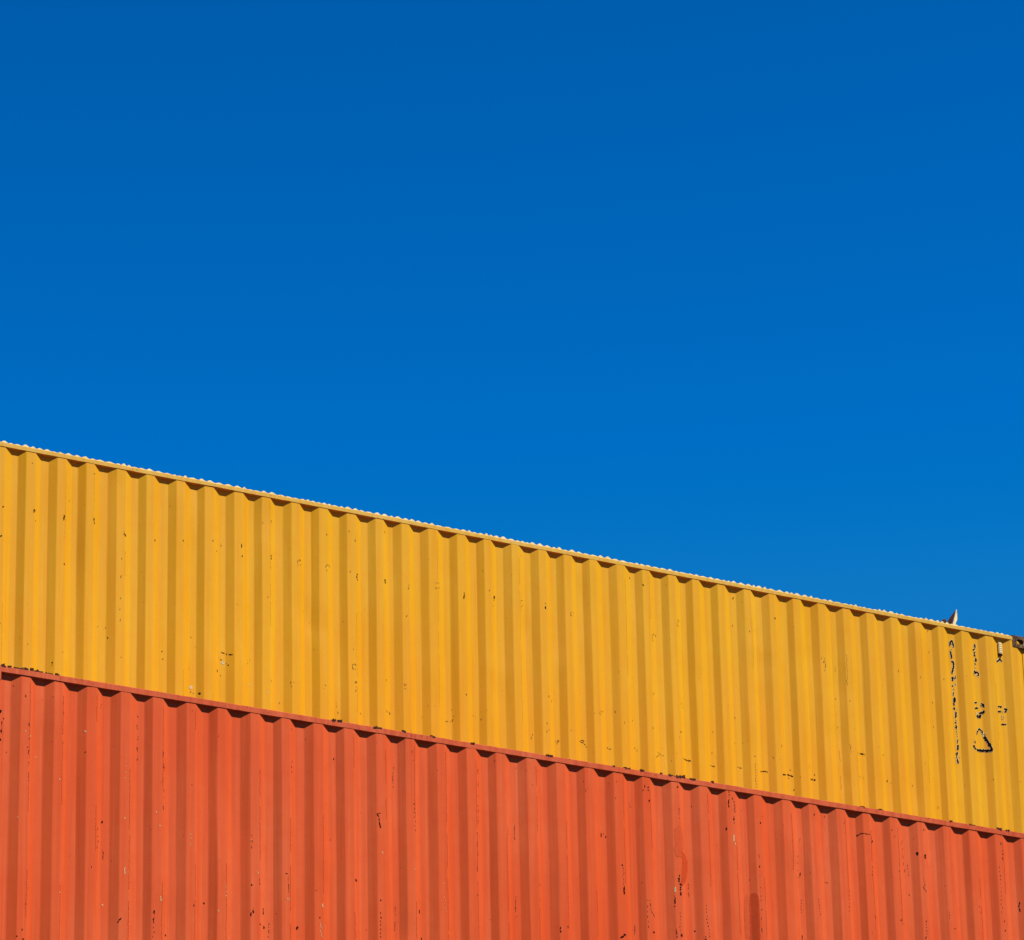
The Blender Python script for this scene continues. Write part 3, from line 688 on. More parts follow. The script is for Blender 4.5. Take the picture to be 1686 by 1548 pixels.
    ('patch',[0.0359,0.0872,0.1026,0.0923,0.1026,0.0667],[(19.95,11.155),(19.942,11.113),(19.945,11.051),(19.949,10.989),(19.935,10.935),(19.939,10.889)]),
    ('patch2',[0.0205,0.0513,0.0667,0.0718,0.0615,0.0256],[(19.961,10.939),(19.986,10.909),(20.0,10.866),(19.996,10.792),(19.983,10.717),(19.953,10.653)]),
    ('patch2',[0.0205,0.0513,0.0718,0.0821,0.0846,0.0846],[(20.689,10.679),(20.688,10.666),(20.687,10.645),(20.687,10.609),(20.687,10.526),(20.683,10.215)]),
    ('patch',[0.0154,0.0359,0.0462,0.0462,0.041],[(20.634,10.663),(20.624,10.636),(20.615,10.583),(20.609,10.468),(20.613,10.287)]),
    ('rub',0.004,[(14.707,10.187),(14.707,10.183),(14.707,10.179)]),
    ('rub',0.0054,[(16.951,9.921),(16.949,9.915),(16.951,9.91)]),
    ('rub',0.0054,[(15.382,10.875),(15.383,10.87),(15.382,10.864)]),
    ('rub',0.0038,[(18.669,10.308),(18.669,10.304),(18.668,10.3)]),
    ('rub',0.0031,[(17.624,10.155),(17.625,10.152),(17.624,10.148)]),
    ('rub',0.0064,[(14.844,9.83),(14.842,9.825),(14.844,9.821)]),
    ('rub',0.0034,[(15.029,10.471),(15.029,10.467),(15.03,10.464)]),
    ('rub',0.006,[(16.864,9.886),(16.865,9.884),(16.865,9.881)]),
    ('rub',0.0033,[(16.141,9.948),(16.141,9.945),(16.141,9.942)]),
    ('rub',0.0057,[(22.921,10.318),(22.922,10.312),(22.919,10.305)]),
    ('rub',0.005,[(17.731,10.009),(17.733,10.007),(17.73,10.004)]),
    ('rub',0.0032,[(15.112,10.859),(15.112,10.853),(15.111,10.847)]),
    ('rub',0.0053,[(23.071,10.811),(23.07,10.807),(23.072,10.803)]),
    ('rub',0.006,[(20.657,10.795),(20.658,10.789),(20.656,10.784)]),
    ('rub',0.0047,[(17.594,9.769),(17.594,9.765),(17.594,9.761)]),
    ('rub',0.0066,[(18.511,11.31),(18.511,11.307),(18.51,11.304)]),
    ('rub',0.0046,[(14.176,11.049),(14.175,11.047),(14.176,11.045)]),
    ('rub',0.0042,[(17.383,11.357),(17.384,11.354),(17.384,11.351)]),
    ('rub',0.0048,[(22.115,9.656),(22.115,9.653),(22.114,9.65)]),
    ('rub',0.0052,[(22.697,10.999),(22.696,10.994),(22.697,10.989)]),
    ('rub',0.005,[(18.098,10.146),(18.097,10.141),(18.097,10.135)]),
    ('rub',0.0045,[(20.132,11.274),(20.131,11.269),(20.131,11.263)]),
    ('rub',0.0042,[(20.34,11.055),(20.341,11.05),(20.34,11.046)]),
    ('rub',0.0035,[(21.887,10.487),(21.886,10.48),(21.885,10.474)]),
    ('rub',0.0031,[(18.965,10.618),(18.965,10.614),(18.965,10.611)]),
    ('rub',0.0032,[(16.605,9.72),(16.604,9.717),(16.605,9.713)]),
    ('rub',0.0038,[(16.911,10.868),(16.911,10.864),(16.912,10.861)]),
    ('rub',0.004,[(18.558,10.36),(18.556,10.354),(18.558,10.348)]),
    ('rub',0.0064,[(18.562,10.485),(18.559,10.48),(18.559,10.475)]),
    ('rub',0.0045,[(19.26,11.431),(19.26,11.426),(19.261,11.42)]),
    ('rub',0.0034,[(18.003,10.814),(18.003,10.81),(18.004,10.806)]),
    ('rub',0.0048,[(19.097,9.783),(19.096,9.779),(19.098,9.775)]),
    ('rub',0.0055,[(16.628,10.607),(16.627,10.602),(16.628,10.598)]),
    ('rub',0.0067,[(15.059,9.825),(15.059,9.819),(15.058,9.812)]),
    ('rub',0.0039,[(18.938,9.998),(18.937,9.993),(18.937,9.988)]),
    ('rub',0.0043,[(14.354,10.178),(14.355,10.174),(14.355,10.17)]),
    ('rub',0.0064,[(20.609,10.005),(20.607,9.999),(20.61,9.994)]),
    ('rub',0.0041,[(22.208,11.064),(22.209,11.058),(22.206,11.052)]),
    ('rub',0.0047,[(20.992,9.731),(20.991,9.728),(20.991,9.725)]),
    ('rub',0.004,[(21.856,9.934),(21.856,9.929),(21.855,9.923)]),
    ('rub',0.0033,[(22.378,10.211),(22.377,10.207),(22.377,10.203)]),
    ('rub',0.0065,[(19.563,10.627),(19.563,10.623),(19.564,10.619)]),
    ('rub',0.0063,[(13.811,10.922),(13.812,10.917),(13.809,10.912)]),
    ('rub',0.0042,[(21.275,10.931),(21.275,10.927),(21.275,10.923)]),
    ('rub',0.0039,[(19.903,10.102),(19.903,10.097),(19.904,10.092)]),
    ('rub',0.0045,[(19.405,11.12),(19.405,11.115),(19.403,11.11)]),
    ('rub',0.0034,[(15.567,10.119),(15.568,10.115),(15.567,10.111)]),
    ('rub',0.006,[(13.978,9.754),(13.979,9.75),(13.979,9.745)]),
    ('rub',0.0065,[(18.062,9.744),(18.063,9.739),(18.06,9.733)]),
    ('rub',0.0059,[(15.311,10.46),(15.312,10.458),(15.312,10.456)]),
    ('rub',0.006,[(14.1,11.378),(14.101,11.374),(14.099,11.37)]),
    ('rub',0.0048,[(17.607,11.308),(17.606,11.302),(17.607,11.297)]),
    ('rub',0.0053,[(18.376,11.443),(18.377,11.437),(18.375,11.43)]),
    ('rub',0.0041,[(15.385,11.477),(15.384,11.471),(15.384,11.465)]),
    ('rub',0.0047,[(17.851,11.534),(17.85,11.526),(17.851,11.518)]),
    ('rub',0.007,[(20.095,11.356),(20.093,11.35),(20.095,11.344)]),
    ('rub',0.0033,[(14.982,11.442),(14.981,11.438),(14.982,11.434)]),
    ('rub',0.007,[(22.375,11.505),(22.374,11.5),(22.373,11.496)]),
    ('rub',0.0046,[(16.416,11.54),(16.416,11.534),(16.415,11.527)]),
    ('rub',0.0056,[(23.196,11.29),(23.195,11.286),(23.193,11.281)]),
    ('rub',0.0059,[(20.805,11.361),(20.804,11.354),(20.804,11.347)]),
    ('rub',0.0034,[(17.043,11.46),(17.043,11.454),(17.044,11.448)]),
    ('rub',0.0034,[(17.65,11.286),(17.65,11.281),(17.65,11.275)]),
    ('rub',0.0058,[(22.185,11.373),(22.186,11.365),(22.182,11.357)]),
    ('rub',0.006,[(21.658,11.42),(21.655,11.411),(21.654,11.403)]),
    ('rub',0.0065,[(22.398,11.381),(22.398,11.377),(22.398,11.374)]),
    ('rub',0.0041,[(14.597,11.392),(14.596,11.385),(14.597,11.38)]),
    ('rub',0.0057,[(19.03,11.342),(19.028,11.335),(19.028,11.327)]),
    ('rub',0.0051,[(17.375,11.43),(17.374,11.424),(17.374,11.417)]),
    ('rub',0.0051,[(16.269,11.456),(16.268,11.448),(16.271,11.441)]),
    ('rub',0.0055,[(20.242,11.416),(20.243,11.41),(20.238,11.402)]),
    ('rub',0.0042,[(19.015,11.418),(19.014,11.41),(19.015,11.402)]),
    ('rub',0.0037,[(21.007,11.307),(21.006,11.3),(21.007,11.294)]),
    ('rub',0.0067,[(13.855,11.448),(13.854,11.445),(13.855,11.442)]),
    ('rub',0.0043,[(15.618,11.304),(15.618,11.298),(15.618,11.293)]),
    ('rub',0.0053,[(14.607,11.41),(14.606,11.406),(14.605,11.403)]),
    ('rub',0.0052,[(18.159,11.471),(18.159,11.464),(18.158,11.458)]),
    ('rub',0.0054,[(19.047,11.359),(19.045,11.356),(19.046,11.354)]),
    ('rub',0.0062,[(19.333,11.458),(19.334,11.45),(19.331,11.442)]),
    ('rub',0.0068,[(19.316,11.312),(19.316,11.309),(19.315,11.306)]),
    ('rub',0.0067,[(18.456,11.424),(18.455,11.421),(18.457,11.418)]),
    ('rub',0.0071,[(21.476,11.458),(21.477,11.451),(21.473,11.444)]),
    ('rub',0.0034,[(20.603,11.389),(20.603,11.385),(20.604,11.382)]),
    ('rub',0.0041,[(16.409,11.402),(16.409,11.397),(16.408,11.392)]),
    ('rub',0.0038,[(14.18,11.408),(14.179,11.403),(14.18,11.399)]),
]
RAIL_RUST = [(13.754, 0.031, 0.0256), (13.805, 0.021, 0.0308), (13.892, 0.092, 0.0205), (13.994, 0.113, 0.041), (14.216, 0.036, 0.0308), (14.087, 0.082, 0.0154), (14.138, 0.062, 0.0103), (16.648, 0.031, 0.0256), (16.698, 0.026, 0.0256), (17.039, 0.041, 0.0154), (17.299, 0.036, 0.0154), (17.56, 0.031, 0.0154), (17.939, 0.026, 0.0154), (18.667, 0.041, 0.0154), (19.308, 0.021, 0.0154), (19.428, 0.046, 0.0154), (19.591, 0.036, 0.0205), (19.785, 0.026, 0.0256), (19.901, 0.082, 0.0154), (19.986, 0.046, 0.0308), (20.299, 0.021, 0.0205), (20.096, 0.051, 0.0154), (21.841, 0.031, 0.0154), (22.034, 0.031, 0.0128), (22.805, 0.031, 0.0205), (23.029, 0.051, 0.0128), (23.329, 0.046, 0.0308), (23.416, 0.031, 0.0154)]
VENT = (25.563, 25.607, 14.286, 14.402)
STENCILS = {
  'vent_lettering': [
    ('worn',0.0265,[(25.531,14.199),(25.574,14.224),(25.582,14.249)]),
    ('worn',0.0251,[(25.581,14.236),(25.603,14.213)]),
    ('worn',0.0196,[(25.535,14.23),(25.544,14.227)]),
    ('ink',0.0178,[(25.531,14.199),(25.574,14.224),(25.582,14.249)]),
    ('ink',0.0164,[(25.581,14.236),(25.603,14.213)]),
    ('ink',0.0107,[(25.535,14.23),(25.544,14.227)]),
],
  'serial_lettering': [
    ('worn',0.0265,[(24.981,14.272),(24.983,14.309),(25.008,14.334),(25.021,14.294),(25.025,14.268)]),
    ('worn',0.0251,[(24.997,14.245),(25.003,14.238)]),
    ('worn',0.0279,[(24.984,14.224),(24.99,14.188),(24.992,14.152)]),
    ('worn',0.0265,[(24.988,14.124),(25.012,14.12),(25.013,14.076),(25.003,14.042),(24.988,13.998)]),
    ('worn',0.0321,[(24.99,13.967),(24.992,13.927)]),
    ('worn',0.0203,[(24.994,13.962),(25.019,13.95),(25.023,13.982)]),
    ('worn',0.0334,[(24.987,13.884),(24.997,13.87)]),
    ('worn',0.0196,[(25.022,13.906),(25.02,13.887)]),
    ('worn',0.0196,[(24.986,13.842),(24.995,13.838)]),
    ('worn',0.021,[(24.994,13.814),(24.985,13.802),(24.985,13.776)]),
    ('worn',0.039,[(25.001,13.762),(24.994,13.713)]),
    ('worn',0.0279,[(24.992,13.707),(24.988,13.682)]),
    ('worn',0.0362,[(24.987,13.66),(24.987,13.641)]),
    ('worn',0.0307,[(25.004,13.624),(25.004,13.599),(24.993,13.559)]),
    ('worn',0.0237,[(25.0,13.544),(25.001,13.534)]),
    ('worn',0.0293,[(24.999,13.522),(24.997,13.5)]),
    ('worn',0.0321,[(24.999,13.484),(24.996,13.445)]),
    ('worn',0.0196,[(24.998,13.429),(25.002,13.416)]),
    ('worn',0.0196,[(25.003,13.403),(25.006,13.393)]),
    ('worn',0.0196,[(25.005,13.378),(25.006,13.37)]),
    ('worn',0.0203,[(25.006,13.348),(25.002,13.307)]),
    ('worn',0.0334,[(25.008,13.289),(24.998,13.238)]),
    ('worn',0.0348,[(24.996,13.216),(24.986,13.188)]),
    ('worn',0.0279,[(24.981,13.176),(24.982,13.155)]),
    ('worn',0.0321,[(24.987,13.15),(24.994,13.102)]),
    ('worn',0.0182,[(25.013,13.17),(25.014,13.162)]),
    ('worn',0.021,[(25.025,13.648),(25.026,13.642)]),
    ('ink',0.0178,[(24.981,14.272),(24.983,14.309),(25.008,14.334),(25.021,14.294),(25.025,14.268)]),
    ('ink',0.0164,[(24.997,14.245),(25.003,14.238)]),
    ('ink',0.0193,[(24.984,14.224),(24.99,14.188),(24.992,14.152)]),
    ('ink',0.0178,[(24.988,14.124),(25.012,14.12),(25.013,14.076),(25.003,14.042),(24.988,13.998)]),
    ('ink',0.0236,[(24.99,13.967),(24.992,13.927)]),
    ('ink',0.0114,[(24.994,13.962),(25.019,13.95),(25.023,13.982)]),
    ('ink',0.025,[(24.987,13.884),(24.997,13.87)]),
    ('ink',0.0107,[(25.022,13.906),(25.02,13.887)]),
    ('ink',0.0107,[(24.986,13.842),(24.995,13.838)]),
    ('ink',0.0121,[(24.994,13.814),(24.985,13.802),(24.985,13.776)]),
    ('ink',0.0308,[(25.001,13.762),(24.994,13.713)]),
    ('ink',0.0193,[(24.992,13.707),(24.988,13.682)]),
    ('ink',0.0279,[(24.987,13.66),(24.987,13.641)]),
    ('ink',0.0222,[(25.004,13.624),(25.004,13.599),(24.993,13.559)]),
    ('ink',0.015,[(25.0,13.544),(25.001,13.534)]),
    ('ink',0.0207,[(24.999,13.522),(24.997,13.5)]),
    ('ink',0.0236,[(24.999,13.484),(24.996,13.445)]),
    ('ink',0.0107,[(24.998,13.429),(25.002,13.416)]),
    ('ink',0.0107,[(25.003,13.403),(25.006,13.393)]),
    ('ink',0.0107,[(25.005,13.378),(25.006,13.37)]),
    ('ink',0.0114,[(25.006,13.348),(25.002,13.307)]),
    ('ink',0.025,[(25.008,13.289),(24.998,13.238)]),
    ('ink',0.0265,[(24.996,13.216),(24.986,13.188)]),
    ('ink',0.0193,[(24.981,13.176),(24.982,13.155)]),
    ('ink',0.0236,[(24.987,13.15),(24.994,13.102)]),
    ('ink',0.0092,[(25.013,13.17),(25.014,13.162)]),
    ('ink',0.0121,[(25.025,13.648),(25.026,13.642)]),
],
  'code_lettering': [
    ('worn',0.0321,[(25.284,14.341),(25.279,14.303)]),
    ('worn',0.0293,[(25.278,14.292),(25.258,14.276)]),
    ('worn',0.0237,[(25.278,14.263),(25.266,14.232),(25.28,14.214)]),
    ('worn',0.0321,[(25.284,14.197),(25.281,14.164)]),
    ('worn',0.0321,[(25.27,14.142),(25.281,14.133)]),
    ('worn',0.0196,[(25.277,14.109),(25.27,14.1)]),
    ('worn',0.0293,[(25.26,14.077),(25.272,14.055)]),
    ('worn',0.0265,[(25.251,14.028),(25.273,14.053),(25.296,14.059),(25.308,14.047),(25.305,14.028),(25.287,14.018)]),
    ('ink',0.0236,[(25.284,14.341),(25.279,14.303)]),
    ('ink',0.0207,[(25.278,14.292),(25.258,14.276)]),
    ('ink',0.015,[(25.278,14.263),(25.266,14.232),(25.28,14.214)]),
    ('ink',0.0236,[(25.284,14.197),(25.281,14.164)]),
    ('ink',0.0236,[(25.27,14.142),(25.281,14.133)]),
    ('ink',0.0107,[(25.277,14.109),(25.27,14.1)]),
    ('ink',0.0207,[(25.26,14.077),(25.272,14.055)]),
    ('ink',0.0178,[(25.251,14.028),(25.273,14.053),(25.296,14.059),(25.308,14.047),(25.305,14.028),(25.287,14.018)]),
],
  'emblem_lettering': [
    ('worn',0.0262,[(25.227,13.739),(25.266,13.75)]),
    ('worn',0.0234,[(25.226,13.683),(25.278,13.701)]),
    ('worn',0.0262,[(25.312,13.747),(25.335,13.74),(25.342,13.711)]),
    ('worn',0.0193,[(25.311,13.725),(25.325,13.719)]),
    ('worn',0.0276,[(25.247,13.646),(25.264,13.603),(25.291,13.608),(25.306,13.634)]),
    ('worn',0.0276,[(25.339,13.678),(25.329,13.655),(25.285,13.644)]),
    ('worn',0.0165,[(25.286,13.614),(25.28,13.624)]),
    ('ink',0.0207,[(25.227,13.739),(25.266,13.75)]),
    ('ink',0.0178,[(25.226,13.683),(25.278,13.701)]),
    ('ink',0.0207,[(25.312,13.747),(25.335,13.74),(25.342,13.711)]),
    ('ink',0.0135,[(25.311,13.725),(25.325,13.719)]),
    ('ink',0.0222,[(25.247,13.646),(25.264,13.603),(25.291,13.608),(25.306,13.634)]),
    ('ink',0.0222,[(25.339,13.678),(25.329,13.655),(25.285,13.644)]),
    ('ink',0.0107,[(25.286,13.614),(25.28,13.624)]),
],
  'warning_triangle': [
    ('worn',0.0207,[(25.232,13.42),(25.256,13.472),(25.273,13.49),(25.301,13.471)]),
    ('worn',0.0317,[(25.299,13.473),(25.324,13.424),(25.36,13.357),(25.382,13.314),(25.392,13.29),(25.376,13.277),(25.314,13.276),(25.217,13.264)]),
    ('worn',0.0262,[(25.207,13.264),(25.18,13.278)]),
    ('worn',0.0387,[(25.166,13.29),(25.185,13.293)]),
    ('worn',0.0221,[(25.187,13.348),(25.198,13.326)]),
    ('ink',0.015,[(25.232,13.42),(25.256,13.472),(25.273,13.49),(25.301,13.471)]),
    ('ink',0.0265,[(25.299,13.473),(25.324,13.424),(25.36,13.357),(25.382,13.314),(25.392,13.29),(25.376,13.277),(25.314,13.276),(25.217,13.264)]),
    ('ink',0.0207,[(25.207,13.264),(25.18,13.278)]),
    ('ink',0.0336,[(25.166,13.29),(25.185,13.293)]),
    ('ink',0.0164,[(25.187,13.348),(25.198,13.326)]),
],
  'notice_lettering': [
    ('grey',0.0123,[(25.566,13.711),(25.575,13.693)]),
    ('grey',0.0103,[(25.556,13.665),(25.557,13.643)]),
    ('grey',0.0082,[(25.582,13.664),(25.584,13.636)]),
    ('worn',0.021,[(25.5,13.737),(25.568,13.754)]),
    ('worn',0.0279,[(25.502,13.684),(25.547,13.707)]),
    ('worn',0.0252,[(25.598,13.741),(25.633,13.729)]),
    ('worn',0.0252,[(25.6,13.702),(25.62,13.724)]),
    ('worn',0.0224,[(25.553,13.625),(25.566,13.623)]),
    ('worn',0.0183,[(25.547,13.571),(25.61,13.584)]),
    ('ink',0.0164,[(25.5,13.737),(25.568,13.754)]),
    ('ink',0.0236,[(25.502,13.684),(25.547,13.707)]),
    ('ink',0.0207,[(25.598,13.741),(25.633,13.729)]),
    ('ink',0.0207,[(25.6,13.702),(25.62,13.724)]),
    ('ink',0.0178,[(25.553,13.625),(25.566,13.623)]),
    ('ink',0.0135,[(25.547,13.571),(25.61,13.584)]),
],
}

LENGTH, WIDTH, HEIGHT = 12.192, 2.438, 2.896
FRACTIONS = (0.245, 0.28, 0.235)
_fr = random.Random(77)
SHARES = [tuple(v * _fr.uniform(0.9, 1.1) for v in FRACTIONS) for _ in range(60)]     # no two pressed exactly alike
# rising slant, outer flat, falling slant; the rest of the pitch is the inner flat
rng = random.Random(11)

# ------------------------------------------------------------------ materials
def nodes_of(name):
    m = bpy.data.materials.new(name)
    m.use_nodes = True
    nt = m.node_tree
    nt.nodes.clear()
    out = nt.nodes.new("ShaderNodeOutputMaterial")
    b = nt.nodes.new("ShaderNodeBsdfPrincipled")
    nt.links.new(b.outputs[0], out.inputs[0])
    return m, nt, b

def tex_coord(nt, scale):
    tc = nt.nodes.new("ShaderNodeTexCoord")
    mp = nt.nodes.new("ShaderNodeMapping")
    mp.inputs['Scale'].default_value = scale
    nt.links.new(tc.outputs['Object'], mp.inputs['Vector'])
    return mp.outputs[0]

def noise(nt, scale_vec, scale=1.0, detail=4.0, rough=0.55):
    n = nt.nodes.new("ShaderNodeTexNoise")
    n.inputs['Scale'].default_value = scale
    n.inputs['Detail'].default_value = detail
    n.inputs['Roughness'].default_value = rough
    nt.links.new(tex_coord(nt, scale_vec), n.inputs['Vector'])
    return n.outputs['Fac']

def ramp(nt, fac, lo, hi, vlo=0.0, vhi=1.0):
    n = nt.nodes.new("ShaderNodeMapRange")
    n.inputs['From Min'].default_value = lo
    n.inputs['From Max'].default_value = hi
    n.inputs['To Min'].default_value = vlo
    n.inputs['To Max'].default_value = vhi
    nt.links.new(fac, n.inputs['Value'])
    return n.outputs[0]

def mix(nt, fac, a, b):
    n = nt.nodes.new("ShaderNodeMix")
    n.data_type = 'RGBA'
    if isinstance(fac, float): n.inputs['Factor'].default_value = fac
    else: nt.links.new(fac, n.inputs['Factor'])
    for s, v in ((6, a), (7, b)):
        if isinstance(v, tuple): n.inputs[s].default_value = (*v, 1.0)
        else: nt.links.new(v, n.inputs[s])
    return n.outputs[2]

def weathered_paint(name, base, faded, deep, rust, rough=0.45, streak=1.0, speck=0.71, spec=0.22):
    """Old enamel on steel: sun-bleached in vertical bands, rain streaks, pin-head rust."""
    m, nt, b = nodes_of(name)
    broad = ramp(nt, noise(nt, (1.3, 1.3, 0.35), 1.0, 3.0), 0.35, 0.68, 0.0, 0.75 * streak)
    c = mix(nt, broad, base, faded)
    c = mix(nt, ramp(nt, noise(nt, (0.33, 0.33, 0.5), 1.0, 2.0), 0.42, 0.66, 0.0, 0.55 * streak), c, deep)
    bands = ramp(nt, noise(nt, (24.0, 24.0, 0.5), 1.0, 3.0), 0.42, 0.72, 0.0, 0.7 * streak)
    c = mix(nt, bands, c, deep)
    pale = ramp(nt, noise(nt, (46.0, 46.0, 0.9), 1.0, 2.0), 0.52, 0.78, 0.0, 0.55 * streak)
    c = mix(nt, pale, c, faded)
    cloudy = ramp(nt, noise(nt, (9.0, 9.0, 7.0), 1.0, 5.0, 0.65), 0.42, 0.78, 0.0, 0.42 * streak)
    c = mix(nt, cloudy, c, deep)
    specks = ramp(nt, noise(nt, (70.0, 70.0, 40.0), 1.0, 3.0, 0.6), speck, speck + 0.04, 0.0, 0.8)
    c = mix(nt, specks, c, rust)
    nt.links.new(c, b.inputs['Base Color'])
    nt.links.new(ramp(nt, noise(nt, (14.0, 14.0, 2.0), 1.0, 4.0), 0.3, 0.7, rough - 0.06, rough + 0.1), b.inputs['Roughness'])
    b.inputs['Specular IOR Level'].default_value = spec
    bump = nt.nodes.new("ShaderNodeBump")
    bump.inputs['Strength'].default_value = 0.12
    bump.inputs['Distance'].default_value = 0.004
    nt.links.new(noise(nt, (26.0, 26.0, 12.0), 1.0, 4.0), bump.inputs['Height'])
    nt.links.new(bump.outputs[0], b.inputs['Normal'])
    return m

def plain(name, col, rough=0.75, var=0.25, scale=40.0, metallic=0.0, spec=0.12):
    m, nt, b = nodes_of(name)
    dark = tuple(v * (1.0 - var) for v in col)
    nt.links.new(mix(nt, ramp(nt, noise(nt, (scale,) * 3, 1.0, 4.0), 0.35, 0.65), dark, col), b.inputs['Base Color'])
    b.inputs['Roughness'].default_value = rough
    b.inputs['Metallic'].default_value = metallic
    b.inputs['Specular IOR Level'].default_value = spec
    return m

M = {}
M['yellow'] = weathered_paint("yellow_paint", (0.476, 0.2398, 0.0008), (0.476, 0.2598, 0.0098), (0.464, 0.1887, 0.0007), (0.058, 0.0168, 0.0057), spec=0.14)
M['yellow_rail'] = weathered_paint("faded_yellow_rail_paint", (0.459, 0.2698, 0.0316), (0.471, 0.3042, 0.0631), (0.402, 0.2066, 0.0172), (0.092, 0.0344, 0.0115), 0.5, 1.0, 0.66, 0.12)
M['yellow_roof'] = weathered_paint("bleached_yellow_roof_paint", (0.60, 0.47, 0.20), (0.64, 0.54, 0.30), (0.48, 0.33, 0.10), (0.10, 0.05, 0.03), 0.6, 1.0, 0.62)
M['rusty_corner'] = weathered_paint("rusted_yellow_corner_paint", (0.295, 0.1640, 0.0410), (0.426, 0.3116, 0.1394), (0.082, 0.0287, 0.0098), (0.016, 0.0066, 0.0049), 0.6, 1.6, 0.42, spec=0.1)
M['red'] = weathered_paint("red_paint", (0.475, 0.064, 0.0125), (0.482, 0.092, 0.029), (0.425, 0.045, 0.0075), (0.075, 0.015, 0.0065), 0.55, spec=0.08)
M['red_rail'] = weathered_paint("faded_red_rail_paint", (0.436, 0.0713, 0.0195), (0.448, 0.0886, 0.0316), (0.333, 0.0426, 0.0115), (0.069, 0.0172, 0.0086), 0.5, 1.2, 0.64, 0.1)
M['dark'] = plain("rust_chip_and_vent_shade", (0.014, 0.006, 0.004), 0.9, 0.4, 200, spec=0.02)
M['rub_yellow'] = plain("thin_rust_on_yellow", (0.115, 0.0484, 0.0092), 0.85, 0.5, 300)
M['rub_red'] = plain("thin_rust_on_red", (0.115, 0.0205, 0.0086), 0.85, 0.5, 300)
M['pale'] = plain("chalky_yellow_patch", (0.459, 0.3444, 0.1722), 0.8, 0.2, 90)
M['bare'] = plain("cream_undercoat", (0.459, 0.2985, 0.1378), 0.8, 0.2, 200)
M['patch'] = plain("touched_up_red", (0.425, 0.056, 0.0125), 0.6, 0.10, 30, spec=0.08)
M['patch2'] = plain("older_red_repaint", (0.37, 0.040, 0.0075), 0.6, 0.10, 30, spec=0.06)
M['crease_red'] = plain("red_bend_line", (0.415, 0.050, 0.0095), 0.6, 0.10, 60)
M['crease_yellow'] = plain("yellow_bend_line", (0.53, 0.255, 0.002), 0.6, 0.06, 60)
M['ink'] = plain("black_stencil_paint", (0.006, 0.004, 0.004), 0.95, 0.4, 150, spec=0.0)
M['worn'] = plain("cream_stencil_edge", (0.492, 0.3772, 0.1804), 0.8, 0.25, 150)
M['grey'] = plain("grey_stencil_paint", (0.258, 0.2181, 0.1435), 0.8, 0.25, 150)
M['rust'] = plain("flaking_rust", (0.065, 0.022, 0.012), 0.95, 0.6, 120)
M['steel'] = plain("worn_corner_steel", (0.10, 0.06, 0.04), 0.7, 0.6, 40)

# ------------------------------------------------------------------ helpers
def link(name, bm_or_mesh, mats, parent=None, smooth=False):
    if isinstance(bm_or_mesh, bmesh.types.BMesh):
        me = bpy.data.meshes.new(name)
        bm_or_mesh.normal_update()
        bm_or_mesh.to_mesh(me)
        bm_or_mesh.free()
    else:
        me = bm_or_mesh
    for m in (mats if isinstance(mats, (list, tuple)) else [mats]):
        me.materials.append(m)
    if smooth:
        me.polygons.foreach_set('use_smooth', [True] * len(me.polygons))
    o = bpy.data.objects.new(name, me)
    C.objects.link(o)
    if parent is not None: o.parent = parent
    return o

def add_box(bm, x0, x1, y0, y1, z0, z1, bevel=0.0, mat=0):
    t = bmesh.new()
    bmesh.ops.create_cube(t, size=1.0)
    for v in t.verts:
        v.co = Vector(((x0 + x1) / 2 + v.co.x * (x1 - x0), (y0 + y1) / 2 + v.co.y * (y1 - y0), (z0 + z1) / 2 + v.co.z * (z1 - z0)))
    if bevel: bmesh.ops.bevel(t, geom=t.edges[:], offset=bevel, segments=2, affect='EDGES', clamp_overlap=True)
    me = bpy.data.meshes.new("t")
    t.to_mesh(me); t.free()
    n = len(bm.faces)
    bm.from_mesh(me)
    bpy.data.meshes.remove(me)
    bm.faces.ensure_lookup_table()
    for f_ in bm.faces[n:]: f_.material_index = mat
    return bm

def profile(x, bends):
    """Depth of the corrugated sheet behind its outer flats at x."""
    i = max(0, bisect_right(bends, x) - 1)
    p = bends[i + 1] - bends[i] if i + 1 < len(bends) else bends[-1] - bends[-2]
    t = (x - bends[i]) / p
    a, b, c = SHARES[i]
    if t < 0: return DEPTH
    if t < a: return DEPTH * (1 - t / a)
    if t < a + b: return 0.0
    if t < a + b + c: return DEPTH * (t - a - b) / c
    return DEPTH

